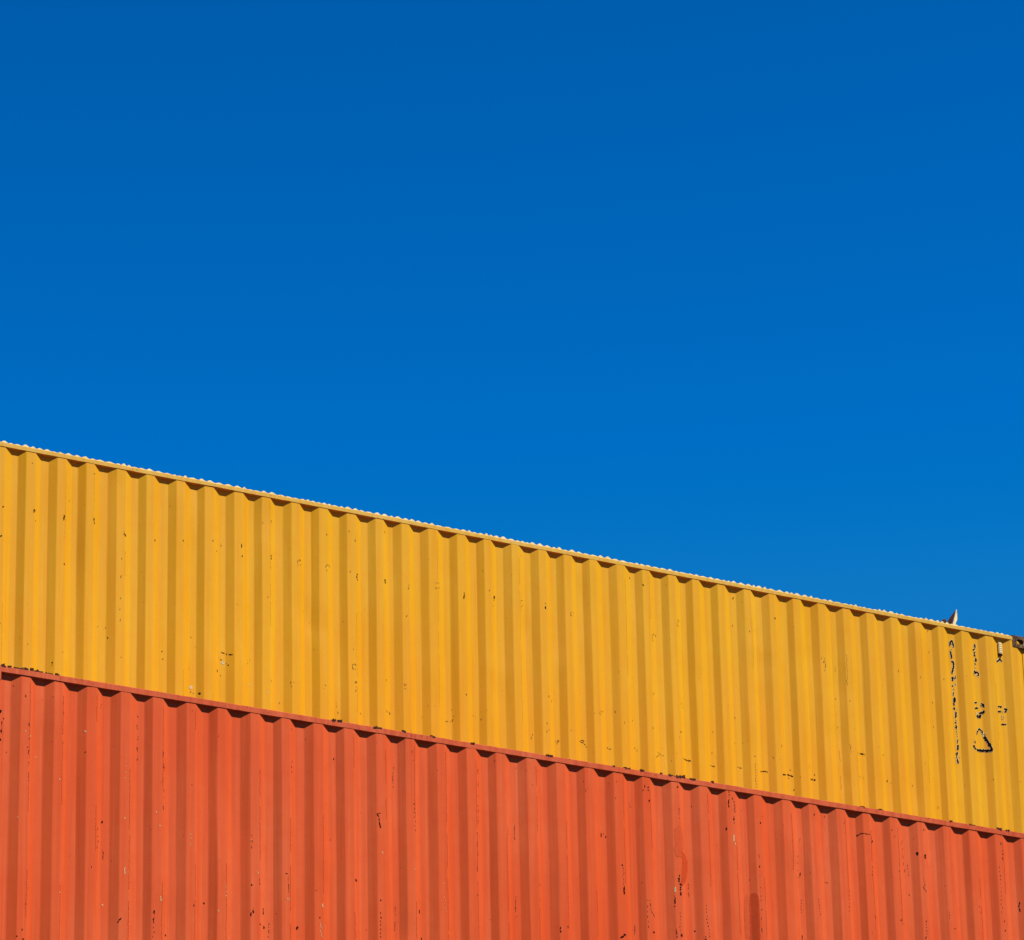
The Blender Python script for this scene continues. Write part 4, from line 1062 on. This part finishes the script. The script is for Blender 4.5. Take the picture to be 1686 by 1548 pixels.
class Sheet:
    R = 0.0055                            # radius of the press bends
    """Corrugated side wall: rounded bends, slight dents and waviness; keeps y(x, z) for things painted on it."""
    def __init__(self, bends, x0, x1, face, z0, z1, seed):
        self.b, self.x0, self.x1, self.face, self.z0, self.z1 = bends, x0, x1, face, z0, z1
        q = random.Random(seed)
        self.q = q
        self.dents = [(q.uniform(x0, x1), q.uniform(z0 + 0.1, z1 - 0.1), q.uniform(0.05, 0.22), q.uniform(0.08, 0.4), q.gauss(0, 0.0036)) for _ in range(130)]
        self.jit = [q.gauss(0, 0.0016) for _ in range(len(bends) + 2)]
        self.cols = sorted(self.columns())
        self.ph = [q.uniform(0, 6.28) for _ in range(4)]
    def dent(self, x, z):
        s = 0.0
        for dx, dz, wx, wz, a in self.dents:
            u = (x - dx) / wx; v = (z - dz) / wz
            k = u * u + v * v
            if k < 9: s += a * math.exp(-k)
        s += 0.0012 * math.sin(1.9 * x + self.ph[0]) * math.sin(2.6 * z + self.ph[1])
        s += 0.0006 * math.sin(7.0 * x + 3.1 * z + self.ph[2])
        edge = min(1.0, max(0.0, (self.z1 - z) / 0.12)) * min(1.0, max(0.0, (z - self.z0) / 0.12))
        return s * edge
    def y(self, x, z):
        i = max(0, bisect_right(self.b, x) - 1)
        return self.face + profile(x, self.b) * (1 + self.jit[i] / DEPTH * 0.4) + self.dent(x, z)
    def skin(self, x, z):
        """The finished surface, bends rounded: what paint and chips lie on."""
        k = bisect_right(self.cols, x)
        for xc in self.cols[max(0, k - 1):k + 1]:
            if abs(x - xc) < self.R:
                u = (x - xc + self.R) / (2 * self.R)
                return (1 - u) ** 2 * self.y(xc - self.R, z) + 2 * u * (1 - u) * self.y(xc, z) + u * u * self.y(xc + self.R, z)
        return self.y(x, z)
    def columns(self):
        xs = []
        for i, e in enumerate(self.b):
            a, b, c = SHARES[i]
            p = self.b[i + 1] - e if i + 1 < len(self.b) else self.b[-1] - self.b[-2]
            xs += [e, e + a * p, e + (a + b) * p, e + (a + b + c) * p]
        return xs
    def mesh(self, wear, tones):
        R = self.R
        corners = [x for x in self.columns() if self.x0 + 0.02 < x < self.x1 - 0.02]
        cols = [self.x0]
        for x in corners:
            cols += [x - 1.7 * R, x - R, x - 0.45 * R, x + 0.45 * R, x + R, x + 1.7 * R]
        cols.append(self.x1)
        cset = {}
        for x in corners:
            for o_ in (-0.45, 0.45): cset[round(x + o_ * R, 6)] = x
        rows = [self.z0 + (self.z1 - self.z0) * k / 44 for k in range(45)]
        verts, faces, mats = [], [], []
        for x in cols:
            xc = cset.get(round(x, 6))
            for z in rows:
                y = self.y(x, z)
                if xc is not None:           # rounded press bend
                    ya, yb, yc = self.y(xc - R, z), self.y(xc, z), self.y(xc + R, z)
                    u = (x - xc + R) / (2 * R)
                    y = (1 - u) ** 2 * ya + 2 * u * (1 - u) * yb + u * u * yc
                verts.append((x, y, z))
        n = len(rows)
        for i in range(len(cols) - 1):
            for k in range(n - 1):
                a = i * n + k
                faces.append((a, a + n, a + n + 1, a + 1)); mats.append(0)
        n_smooth = len(faces)
        q = random.Random(5)
        for k_, (tone, w, pts) in enumerate(wear):
            if tone == 'dark': w *= 1.1
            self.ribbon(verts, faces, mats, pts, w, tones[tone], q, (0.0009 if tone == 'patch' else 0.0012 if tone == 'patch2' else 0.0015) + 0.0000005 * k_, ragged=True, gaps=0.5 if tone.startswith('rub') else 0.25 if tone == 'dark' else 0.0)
        me = bpy.data.meshes.new("side_panel")
        me.from_pydata(verts, [], faces)
        me.polygons.foreach_set('material_index', mats)
        me.polygons.foreach_set('use_smooth', [k < n_smooth for k in range(len(faces))])
        return me
    def ribbon(self, verts, faces, mats, pts, w, mat, q, lift, ragged=False, gaps=0.0):
        """A worn or painted stroke that follows the sheet, including across its bends."""
        path, along, along_key = [], [], []
        for (xa, za), (xb, zb) in zip(pts[:-1], pts[1:]):
            n = max(1, int(math.hypot(xb - xa, zb - za) / 0.006))
            for k in range(n): path.append((xa + (xb - xa) * k / n, za + (zb - za) * k / n)); along.append(len(along_key) + k / n)
            along_key.append(1)
        path.append(pts[-1]); along.append(float(len(along_key)))
        wide = isinstance(w, (list, tuple))
        if wide:
            ws = [w[int(s)] + (w[min(int(s) + 1, len(w) - 1)] - w[int(s)]) * (s - int(s)) for s in along]
            w = max(w)
        if len(path) < 2: path = [path[0], (path[0][0], path[0][1] + 0.003)]
        if ragged and not wide and w < 0.03:
            path = [(x + q.gauss(0, 0.0022), z + q.gauss(0, 0.002)) for x, z in path]
        across = max(1, int(w / 0.008)) if wide else max(1, int(w / 0.02))
        base = len(verts)
        for i, (x, z) in enumerate(path):
            xa, za = path[max(0, i - 1)]; xb, zb = path[min(len(path) - 1, i + 1)]
            tx, tz = xb - xa, zb - za
            L = math.hypot(tx, tz) or 1e-6
            nx, nz = tz / L, -tx / L
            e = min(i, len(path) - 1 - i)
            if wide: w = ws[i]
            taper = 1.0 if wide else (0.45 if e == 0 else 0.85 if e == 1 else 1.0) if ragged else (0.8 if e == 0 else 1.0)
            rough_edge = ragged and not wide and w < 0.03
            hl = w / 2 * taper * (q.uniform(0.6, 1.25) if rough_edge else q.uniform(0.93, 1.07))
            hr = w / 2 * taper * (q.uniform(0.6, 1.25) if rough_edge else q.uniform(0.93, 1.07))
            for k in range(across + 1):
                s = -hl + (hl + hr) * k / across
                px, pz = x + nx * s, z + nz * s
                verts.append((px, self.skin(px, pz) - lift, pz))
        gap = 0.0 if wide or w > 0.03 or len(path) < 4 else gaps
        for i in range(len(path) - 1):
            if gap and q.random() < gap: continue
            for k in range(across):
                a = base + i * (across + 1) + k
                faces.append((a, a + 1, a + across + 2, a + across + 1)); mats.append(mat)

def casting(bm, x0, x1, y0, y1, z0, z1):
    """Corner casting: bevelled steel block whose side face is pierced by a dark slotted hole."""
    cx, cz = (x0 + x1) / 2, (z0 + z1) / 2
    hw, hh = 0.0395, 0.0255
    n = 24
    ring_o, ring_i, ring_b = [], [], []
    for k in range(n):
        a = 2 * math.pi * k / n
        ca, sa = math.cos(a), math.sin(a)
        s = max(abs(ca) / ((x1 - x0) / 2), abs(sa) / ((z1 - z0) / 2))
        ring_o.append(bm.verts.new((cx + ca / s, y0, cz + sa / s)))
        ex = math.copysign(abs(ca) ** 0.7, ca) * hw; ez = math.copysign(abs(sa) ** 0.7, sa) * hh
        ring_i.append(bm.verts.new((cx + ex, y0, cz + ez)))
        ring_b.append(bm.verts.new((cx + ex, y0 + 0.075, cz + ez)))
    for k in range(n):
        j = (k + 1) % n
        bm.faces.new((ring_o[k], ring_o[j], ring_i[j], ring_i[k]))
        bm.faces.new((ring_i[k], ring_i[j], ring_b[j], ring_b[k]))
    bm.faces.new(ring_b)
    add_box(bm, x0, x1, y0 + 0.0765, y1, z0, z1)
    for (a, b, c_, d_) in ((x0, x1, z0, z0 + 0.012), (x0, x1, z1 - 0.012, z1), (x0, x0 + 0.012, z0 + 0.0125, z1 - 0.0125), (x1 - 0.012, x1, z0 + 0.0125, z1 - 0.0125)):
        add_box(bm, a, b, y0 + 0.001, y0 + 0.076, c_, d_)

def ragged_rail(bm, x0, x1, y0, y1, z0, z1, seed, knock=0.002, step=0.05):
    """Square-tube rail with slightly bent, knocked edges."""
    q = random.Random(seed)
    n = int((x1 - x0) / step)
    rows = []
    prof = [(0, 0.003), (0.003, 0), (1, 0), (1, 1), (0.003, 1), (0, 0.997)]
    wob = 0.0
    for i in range(n + 1):
        x = x0 + (x1 - x0) * i / n
        wob = 0.85 * wob + q.gauss(0, knock * 0.35)
        hit = abs(q.gauss(0, knock)) if q.random() < 0.18 else 0.0
        c = 0.004
        ring = [(y0 + wob, z0 + c + hit * 0.4), (y0 + c + wob, z0 + hit * 0.5 + wob * 0.4), (y1, z0), (y1, z1), (y0 + c + wob, z1 - hit + wob * 0.5), (y0 + wob, z1 - c - hit)]
        rows.append([bm.verts.new((x, y, z)) for y, z in ring])
    for a, b in zip(rows[:-1], rows[1:]):
        for k in range(6):
            bm.faces.new((a[k], b[k], b[(k + 1) % 6], a[(k + 1) % 6]))
    bm.faces.new(rows[0]); bm.faces.new(list(reversed(rows[-1])))
    bmesh.ops.recalc_face_normals(bm, faces=bm.faces[:])

def roof_sheet(x0, x1, y0, y1, z, pitch, height, seed):
    """Roof panel with small transverse corrugations whose front ends show above the rail as a row of bumps."""
    q = random.Random(seed)
    xs, hs = [], []
    x = x0
    while x < x1:
        p = pitch * q.uniform(0.6, 1.4); h = height * q.uniform(0.35, 1.2)
        for t, k in ((0, 0.0), (0.14, 0.25), (0.3, 0.85), (0.45, 1.0), (0.6, 0.92), (0.78, 0.35), (0.9, 0.05)):
            xs.append(min(x + t * p, x1)); hs.append(h * k + q.gauss(0, height * 0.06))
        x += p
    ys = [y0, y0 + 0.004, y0 + 0.03, y0 + 0.4, (y0 + y1) / 2, y1]
    verts, faces = [], []
    for x, h in zip(xs, hs):
        verts.append((x, y0, z - 0.006))
        for k, y in enumerate(ys):
            verts.append((x, y, z + max(0.0, h) * (0.8 if k == 0 else 1.0)))
    n = len(ys) + 1
    for i in range(len(xs) - 1):
        for k in range(n - 1):
            a = i * n + k
            faces.append((a, a + n, a + n + 1, a + 1))
    me = bpy.data.meshes.new("roof_panel")
    me.from_pydata(verts, [], faces)
    return me

def thing(name, label, cat, loc):
    o = bpy.data.objects.new(name, None)
    o.empty_display_size = 0.5
    C.objects.link(o)
    o.location = loc
    o['label'] = label; o['category'] = cat
    return o

# ------------------------------------------------------------------ ground
gb = bmesh.new()
bmesh.ops.create_grid(gb, x_segments=8, y_segments=8, size=2500.0)
gm, gnt, gbs = nodes_of("yard_asphalt")
gnt.links.new(mix(gnt, ramp(gnt, noise(gnt, (0.35, 0.35, 0.35), 1.0, 8.0), 0.3, 0.7), (0.032, 0.031, 0.030), (0.055, 0.052, 0.049)), gbs.inputs['Base Color'])
gbs.inputs['Roughness'].default_value = 0.9
ground = link("ground", gb, gm)
ground['kind'] = 'structure'

# ------------------------------------------------------------------ containers
def container(name, label, start, face, bends, base_z, paint, rail, roof, wear, tones, seed, bumps, crease, castpaint, flakes=()):
    """All coordinates are taken from the lower left outer corner of the wall that faces the camera."""
    root = thing(name, label, "shipping container", (start, face, base_z))
    b = [x - start for x in bends]
    L, W, H = LENGTH, WIDTH, HEIGHT
    rail_z0, rail_z1 = H - 0.054, H - (0.014 if bumps else 0.004)
    sheet = Sheet(b, 0.075, L - 0.045, 0.0, 0.155, rail_z0 + 0.004, seed)
    w_local = [(t, w, [(x - start, z - base_z) for x, z in pts]) for t, w, pts in wear]
    for i, (e, e2) in enumerate(zip(b[:-1], b[1:])):            # thin broken line in its own tone along each outer bend
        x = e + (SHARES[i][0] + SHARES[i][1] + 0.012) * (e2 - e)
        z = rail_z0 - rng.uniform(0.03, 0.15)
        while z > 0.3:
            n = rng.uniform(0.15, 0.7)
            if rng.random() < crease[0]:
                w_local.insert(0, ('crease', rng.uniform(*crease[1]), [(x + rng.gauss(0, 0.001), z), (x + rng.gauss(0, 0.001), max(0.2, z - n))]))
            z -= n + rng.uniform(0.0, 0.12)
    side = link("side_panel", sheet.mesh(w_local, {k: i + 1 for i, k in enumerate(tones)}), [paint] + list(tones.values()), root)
    # far side and the two ends, the same corrugated steel
    for k, (ang, loc, length) in enumerate(((math.pi, (L, W, 0), L), (math.pi / 2, (L - 0.012, 0, 0), W), (-math.pi / 2, (0.012, W, 0), W))):
        if k == 0:
            o = link("side_panel", Sheet([0.13 + 0.278 * i for i in range(43)], 0.05, L - 0.05, 0.0, 0.155, rail_z0 + 0.004, seed + 1).mesh([], {}), paint, root)
        else:
            o = link("end_panel", Sheet([0.1 + 0.25 * i for i in range(9)], 0.05, W - 0.05, 0.0, 0.155, rail_z0 + 0.004, seed + 1 + k).mesh([], {}), paint, root)
        o.location = loc; o.rotation_euler = (0, 0, ang)
    bm = bmesh.new(); ragged_rail(bm, 0.1785, L - 0.1785, -0.004, 0.056, rail_z0, rail_z1, seed, 0.0022)
    for fx, fl, fh in flakes:                  # scale and loose flakes standing on the rail's upper edge
        x = fx - start - fl / 2
        while x < fx - start + fl / 2:
            s = rng.choice((0.006, 0.011, 0.02, 0.034)) * rng.uniform(0.7, 1.2); h = fh * rng.uniform(0.1, 0.75)
            n0 = len(bm.verts)
            add_box(bm, x, x + s, -0.006, rng.uniform(0.004, 0.014), rail_z1 - rng.uniform(0.003, 0.012), rail_z1 + h * 0.7, 0.0, 1)
            bm.verts.ensure_lookup_table()
            for v in bm.verts[n0:]: v.co += Vector((rng.gauss(0, 0.0025), rng.gauss(0, 0.001), rng.gauss(0, 0.003)))
            x += s * rng.choice((0.6, 0.75, 0.95, 1.5))
    link("top_rail", bm, [rail, M['rust']], root)
    bm = bmesh.new(); add_box(bm, 0.1785, L - 0.1785, W - 0.056, W + 0.004, rail_z0, rail_z1, 0.003)
    link("top_rail", bm, [rail], root)
    for y0, y1 in ((-0.003, 0.045), (W - 0.045, W + 0.003)):
        bm = bmesh.new(); add_box(bm, 0.1785, L - 0.1785, y0, y1, 0.012, 0.16, 0.004)
        link("bottom_rail", bm, [rail], root)
    for x0, x1 in ((0.0, 0.05), (L - 0.05, L)):
        bm = bmesh.new(); add_box(bm, x0, x1, 0.1625, W - 0.1625, H - 0.07, H - 0.012, 0.003)
        link("end_header", bm, [rail], root)
    link("roof_panel", roof_sheet(0.19, L - 0.19, 0.001 if bumps else 0.02, W - 0.002, rail_z1 + 0.001, 0.071, 0.017 if bumps else 0.004, seed), [roof], root)
    bm = bmesh.new(); add_box(bm, 0.06, L - 0.06, 0.05, W - 0.05, 0.02, 0.15)
    link("floor_frame", bm, M['steel'], root)
    for x0, x1, ca, cb in ((-0.001, 0.155, 0.0, 0.178), (L - 0.048, L + 0.001, L - 0.178, L)):
        for y0, y1, fa, fb in ((-0.002, 0.06, -0.006, 0.156), (W - 0.06, W + 0.002, W - 0.156, W + 0.006)):
            bm = bmesh.new(); add_box(bm, x0, x1, y0 + (0.026 if bumps and x0 > 1 and y0 < 0.5 else 0.0), y1, 0.12, H - 0.12, 0.006)
            link("corner_post", bm, [paint], root)
            for z0, z1 in ((0.0, 0.118), (H - 0.118, H)):
                bm = bmesh.new()
                if fa < 0.5: casting(bm, ca, cb, fa, fb, z0, z1)
                else: add_box(bm, ca, cb, fa, fb, z0, z1, 0.004)
                link("corner_casting", bm, [castpaint], root)
    return root, sheet

yellow, yellow_sheet = container(
    "yellow_container", "yellow corrugated shipping container standing highest, black stencils near one end",
    YELLOW_START, YELLOW_FACE, YELLOW_BENDS, 11.600, M['yellow'], M['yellow_rail'], M['yellow_roof'], YELLOW_WEAR,
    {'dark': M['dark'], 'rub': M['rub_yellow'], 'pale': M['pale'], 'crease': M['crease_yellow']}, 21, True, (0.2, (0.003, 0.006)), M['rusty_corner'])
red, red_sheet = container(
    "red_container", "orange red corrugated shipping container in front of and below the yellow one",
    RED_START, RED_FACE, RED_BENDS, 8.688, M['red'], M['red_rail'], M['red_rail'], RED_WEAR,
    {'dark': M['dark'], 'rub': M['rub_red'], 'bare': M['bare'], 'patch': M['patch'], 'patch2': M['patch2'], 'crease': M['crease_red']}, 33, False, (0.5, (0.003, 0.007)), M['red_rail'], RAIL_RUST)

# ------------------------------------------------------------------ marks painted on the yellow end
tone_index = {'worn': 0, 'ink': 1, 'grey': 2}
for name, strokes in STENCILS.items():
    verts, faces, mats = [], [], []
    q = random.Random(len(name))
    for tone, w, pts in strokes:
        local = [(x - YELLOW_START, z - 11.600) for x, z in pts]
        yellow_sheet.ribbon(verts, faces, mats, local, w, tone_index[tone], q, 0.0027 if tone == 'ink' else 0.0019, ragged=(tone == 'ink'))
    me = bpy.data.meshes.new(name)
    me.from_pydata(verts, [], faces)
    me.polygons.foreach_set('material_index', mats)
    link(name, me, [M['worn'], M['ink'], M['grey']], yellow)

# ------------------------------------------------------------------ small metal parts near the yellow corner
TOP = HEIGHT - 0.014

def plates(name, polys, thick, mats, parent):
    """Bent sheet metal: each polygon (x, y, z points, material) becomes a plate of real thickness."""
    bm = bmesh.new()
    for pts, mi in polys:
        p = [Vector(v) for v in pts]
        n = (p[1] - p[0]).cross(p[2] - p[0]).normalized() * thick
        a = [bm.verts.new(v) for v in p]
        b = [bm.verts.new(v + n) for v in p]
        k = len(p)
        fs = [bm.faces.new(a), bm.faces.new(list(reversed(b)))]
        for i in range(k): fs.append(bm.faces.new((a[i], b[i], b[(i + 1) % k], a[(i + 1) % k])))
        for f_ in fs: f_.material_index = mi
    bmesh.ops.recalc_face_normals(bm, faces=bm.faces[:])
    return link(name, bm, mats, parent)

def wl_(x, z): return x - YELLOW_START, z - 11.600

flap = []
def P(x, y, z): return (x - YELLOW_START, y, z - 11.600)
flap.append(([P(24.950, 0.035, 14.478), P(24.998, 0.004, 14.478), P(25.014, 0.004, 14.525), P(25.034, 0.006, 14.575), P(25.064, 0.014, 14.648), P(25.035, 0.026, 14.606), P(24.995, 0.036, 14.556)], 0))
flap.append(([P(25.001, 0.003, 14.478), P(25.032, 0.014, 14.478), P(25.074, 0.024, 14.535), P(25.086, 0.028, 14.570), P(25.084, 0.026, 14.620), P(25.076, 0.017, 14.656), P(25.062, 0.011, 14.640), P(25.038, 0.005, 14.578), P(25.018, 0.004, 14.525)], 1))
flap.append(([P(24.868, 0.010, 14.482), P(24.938, 0.006, 14.480), P(24.942, 0.012, 14.520), P(24.925, 0.018, 14.536), P(24.905, 0.016, 14.530), P(24.880, 0.012, 14.503)], 0))
o = plates("bent_flap", flap, 0.003, [M['rust'], M['yellow_roof']], yellow)
o['label'] = "rusty bent-up flap of sheet metal"

bm = bmesh.new()
vx0, vx1, vz0, vz1 = VENT
vx0 -= YELLOW_START; vx1 -= YELLOW_START; vz0 -= 11.600; vz1 -= 11.600
vy = DEPTH - 0.019
add_box(bm, vx0, vx1, vy, DEPTH + 0.004, vz0, vz1, 0.005)
for k in range(5):
    z = vz0 + (vz1 - vz0) * (k + 0.7) / 5.6
    add_box(bm, vx0 + 0.008, vx1 - 0.008, vy - 0.003, vy + 0.002, z, z + 0.006, 0.0)
add_box(bm, vx0 + 0.002, vx1 - 0.002, vy + 0.003, DEPTH + 0.004, vz0 - 0.016, vz0 - 0.0005, 0.0, 1)  # near-black block: the shade under the vent, put in as colour
o = link("vent_cover", bm, [M['yellow_roof'], M['dark']], yellow)
o['label'] = "small pale vent cover"
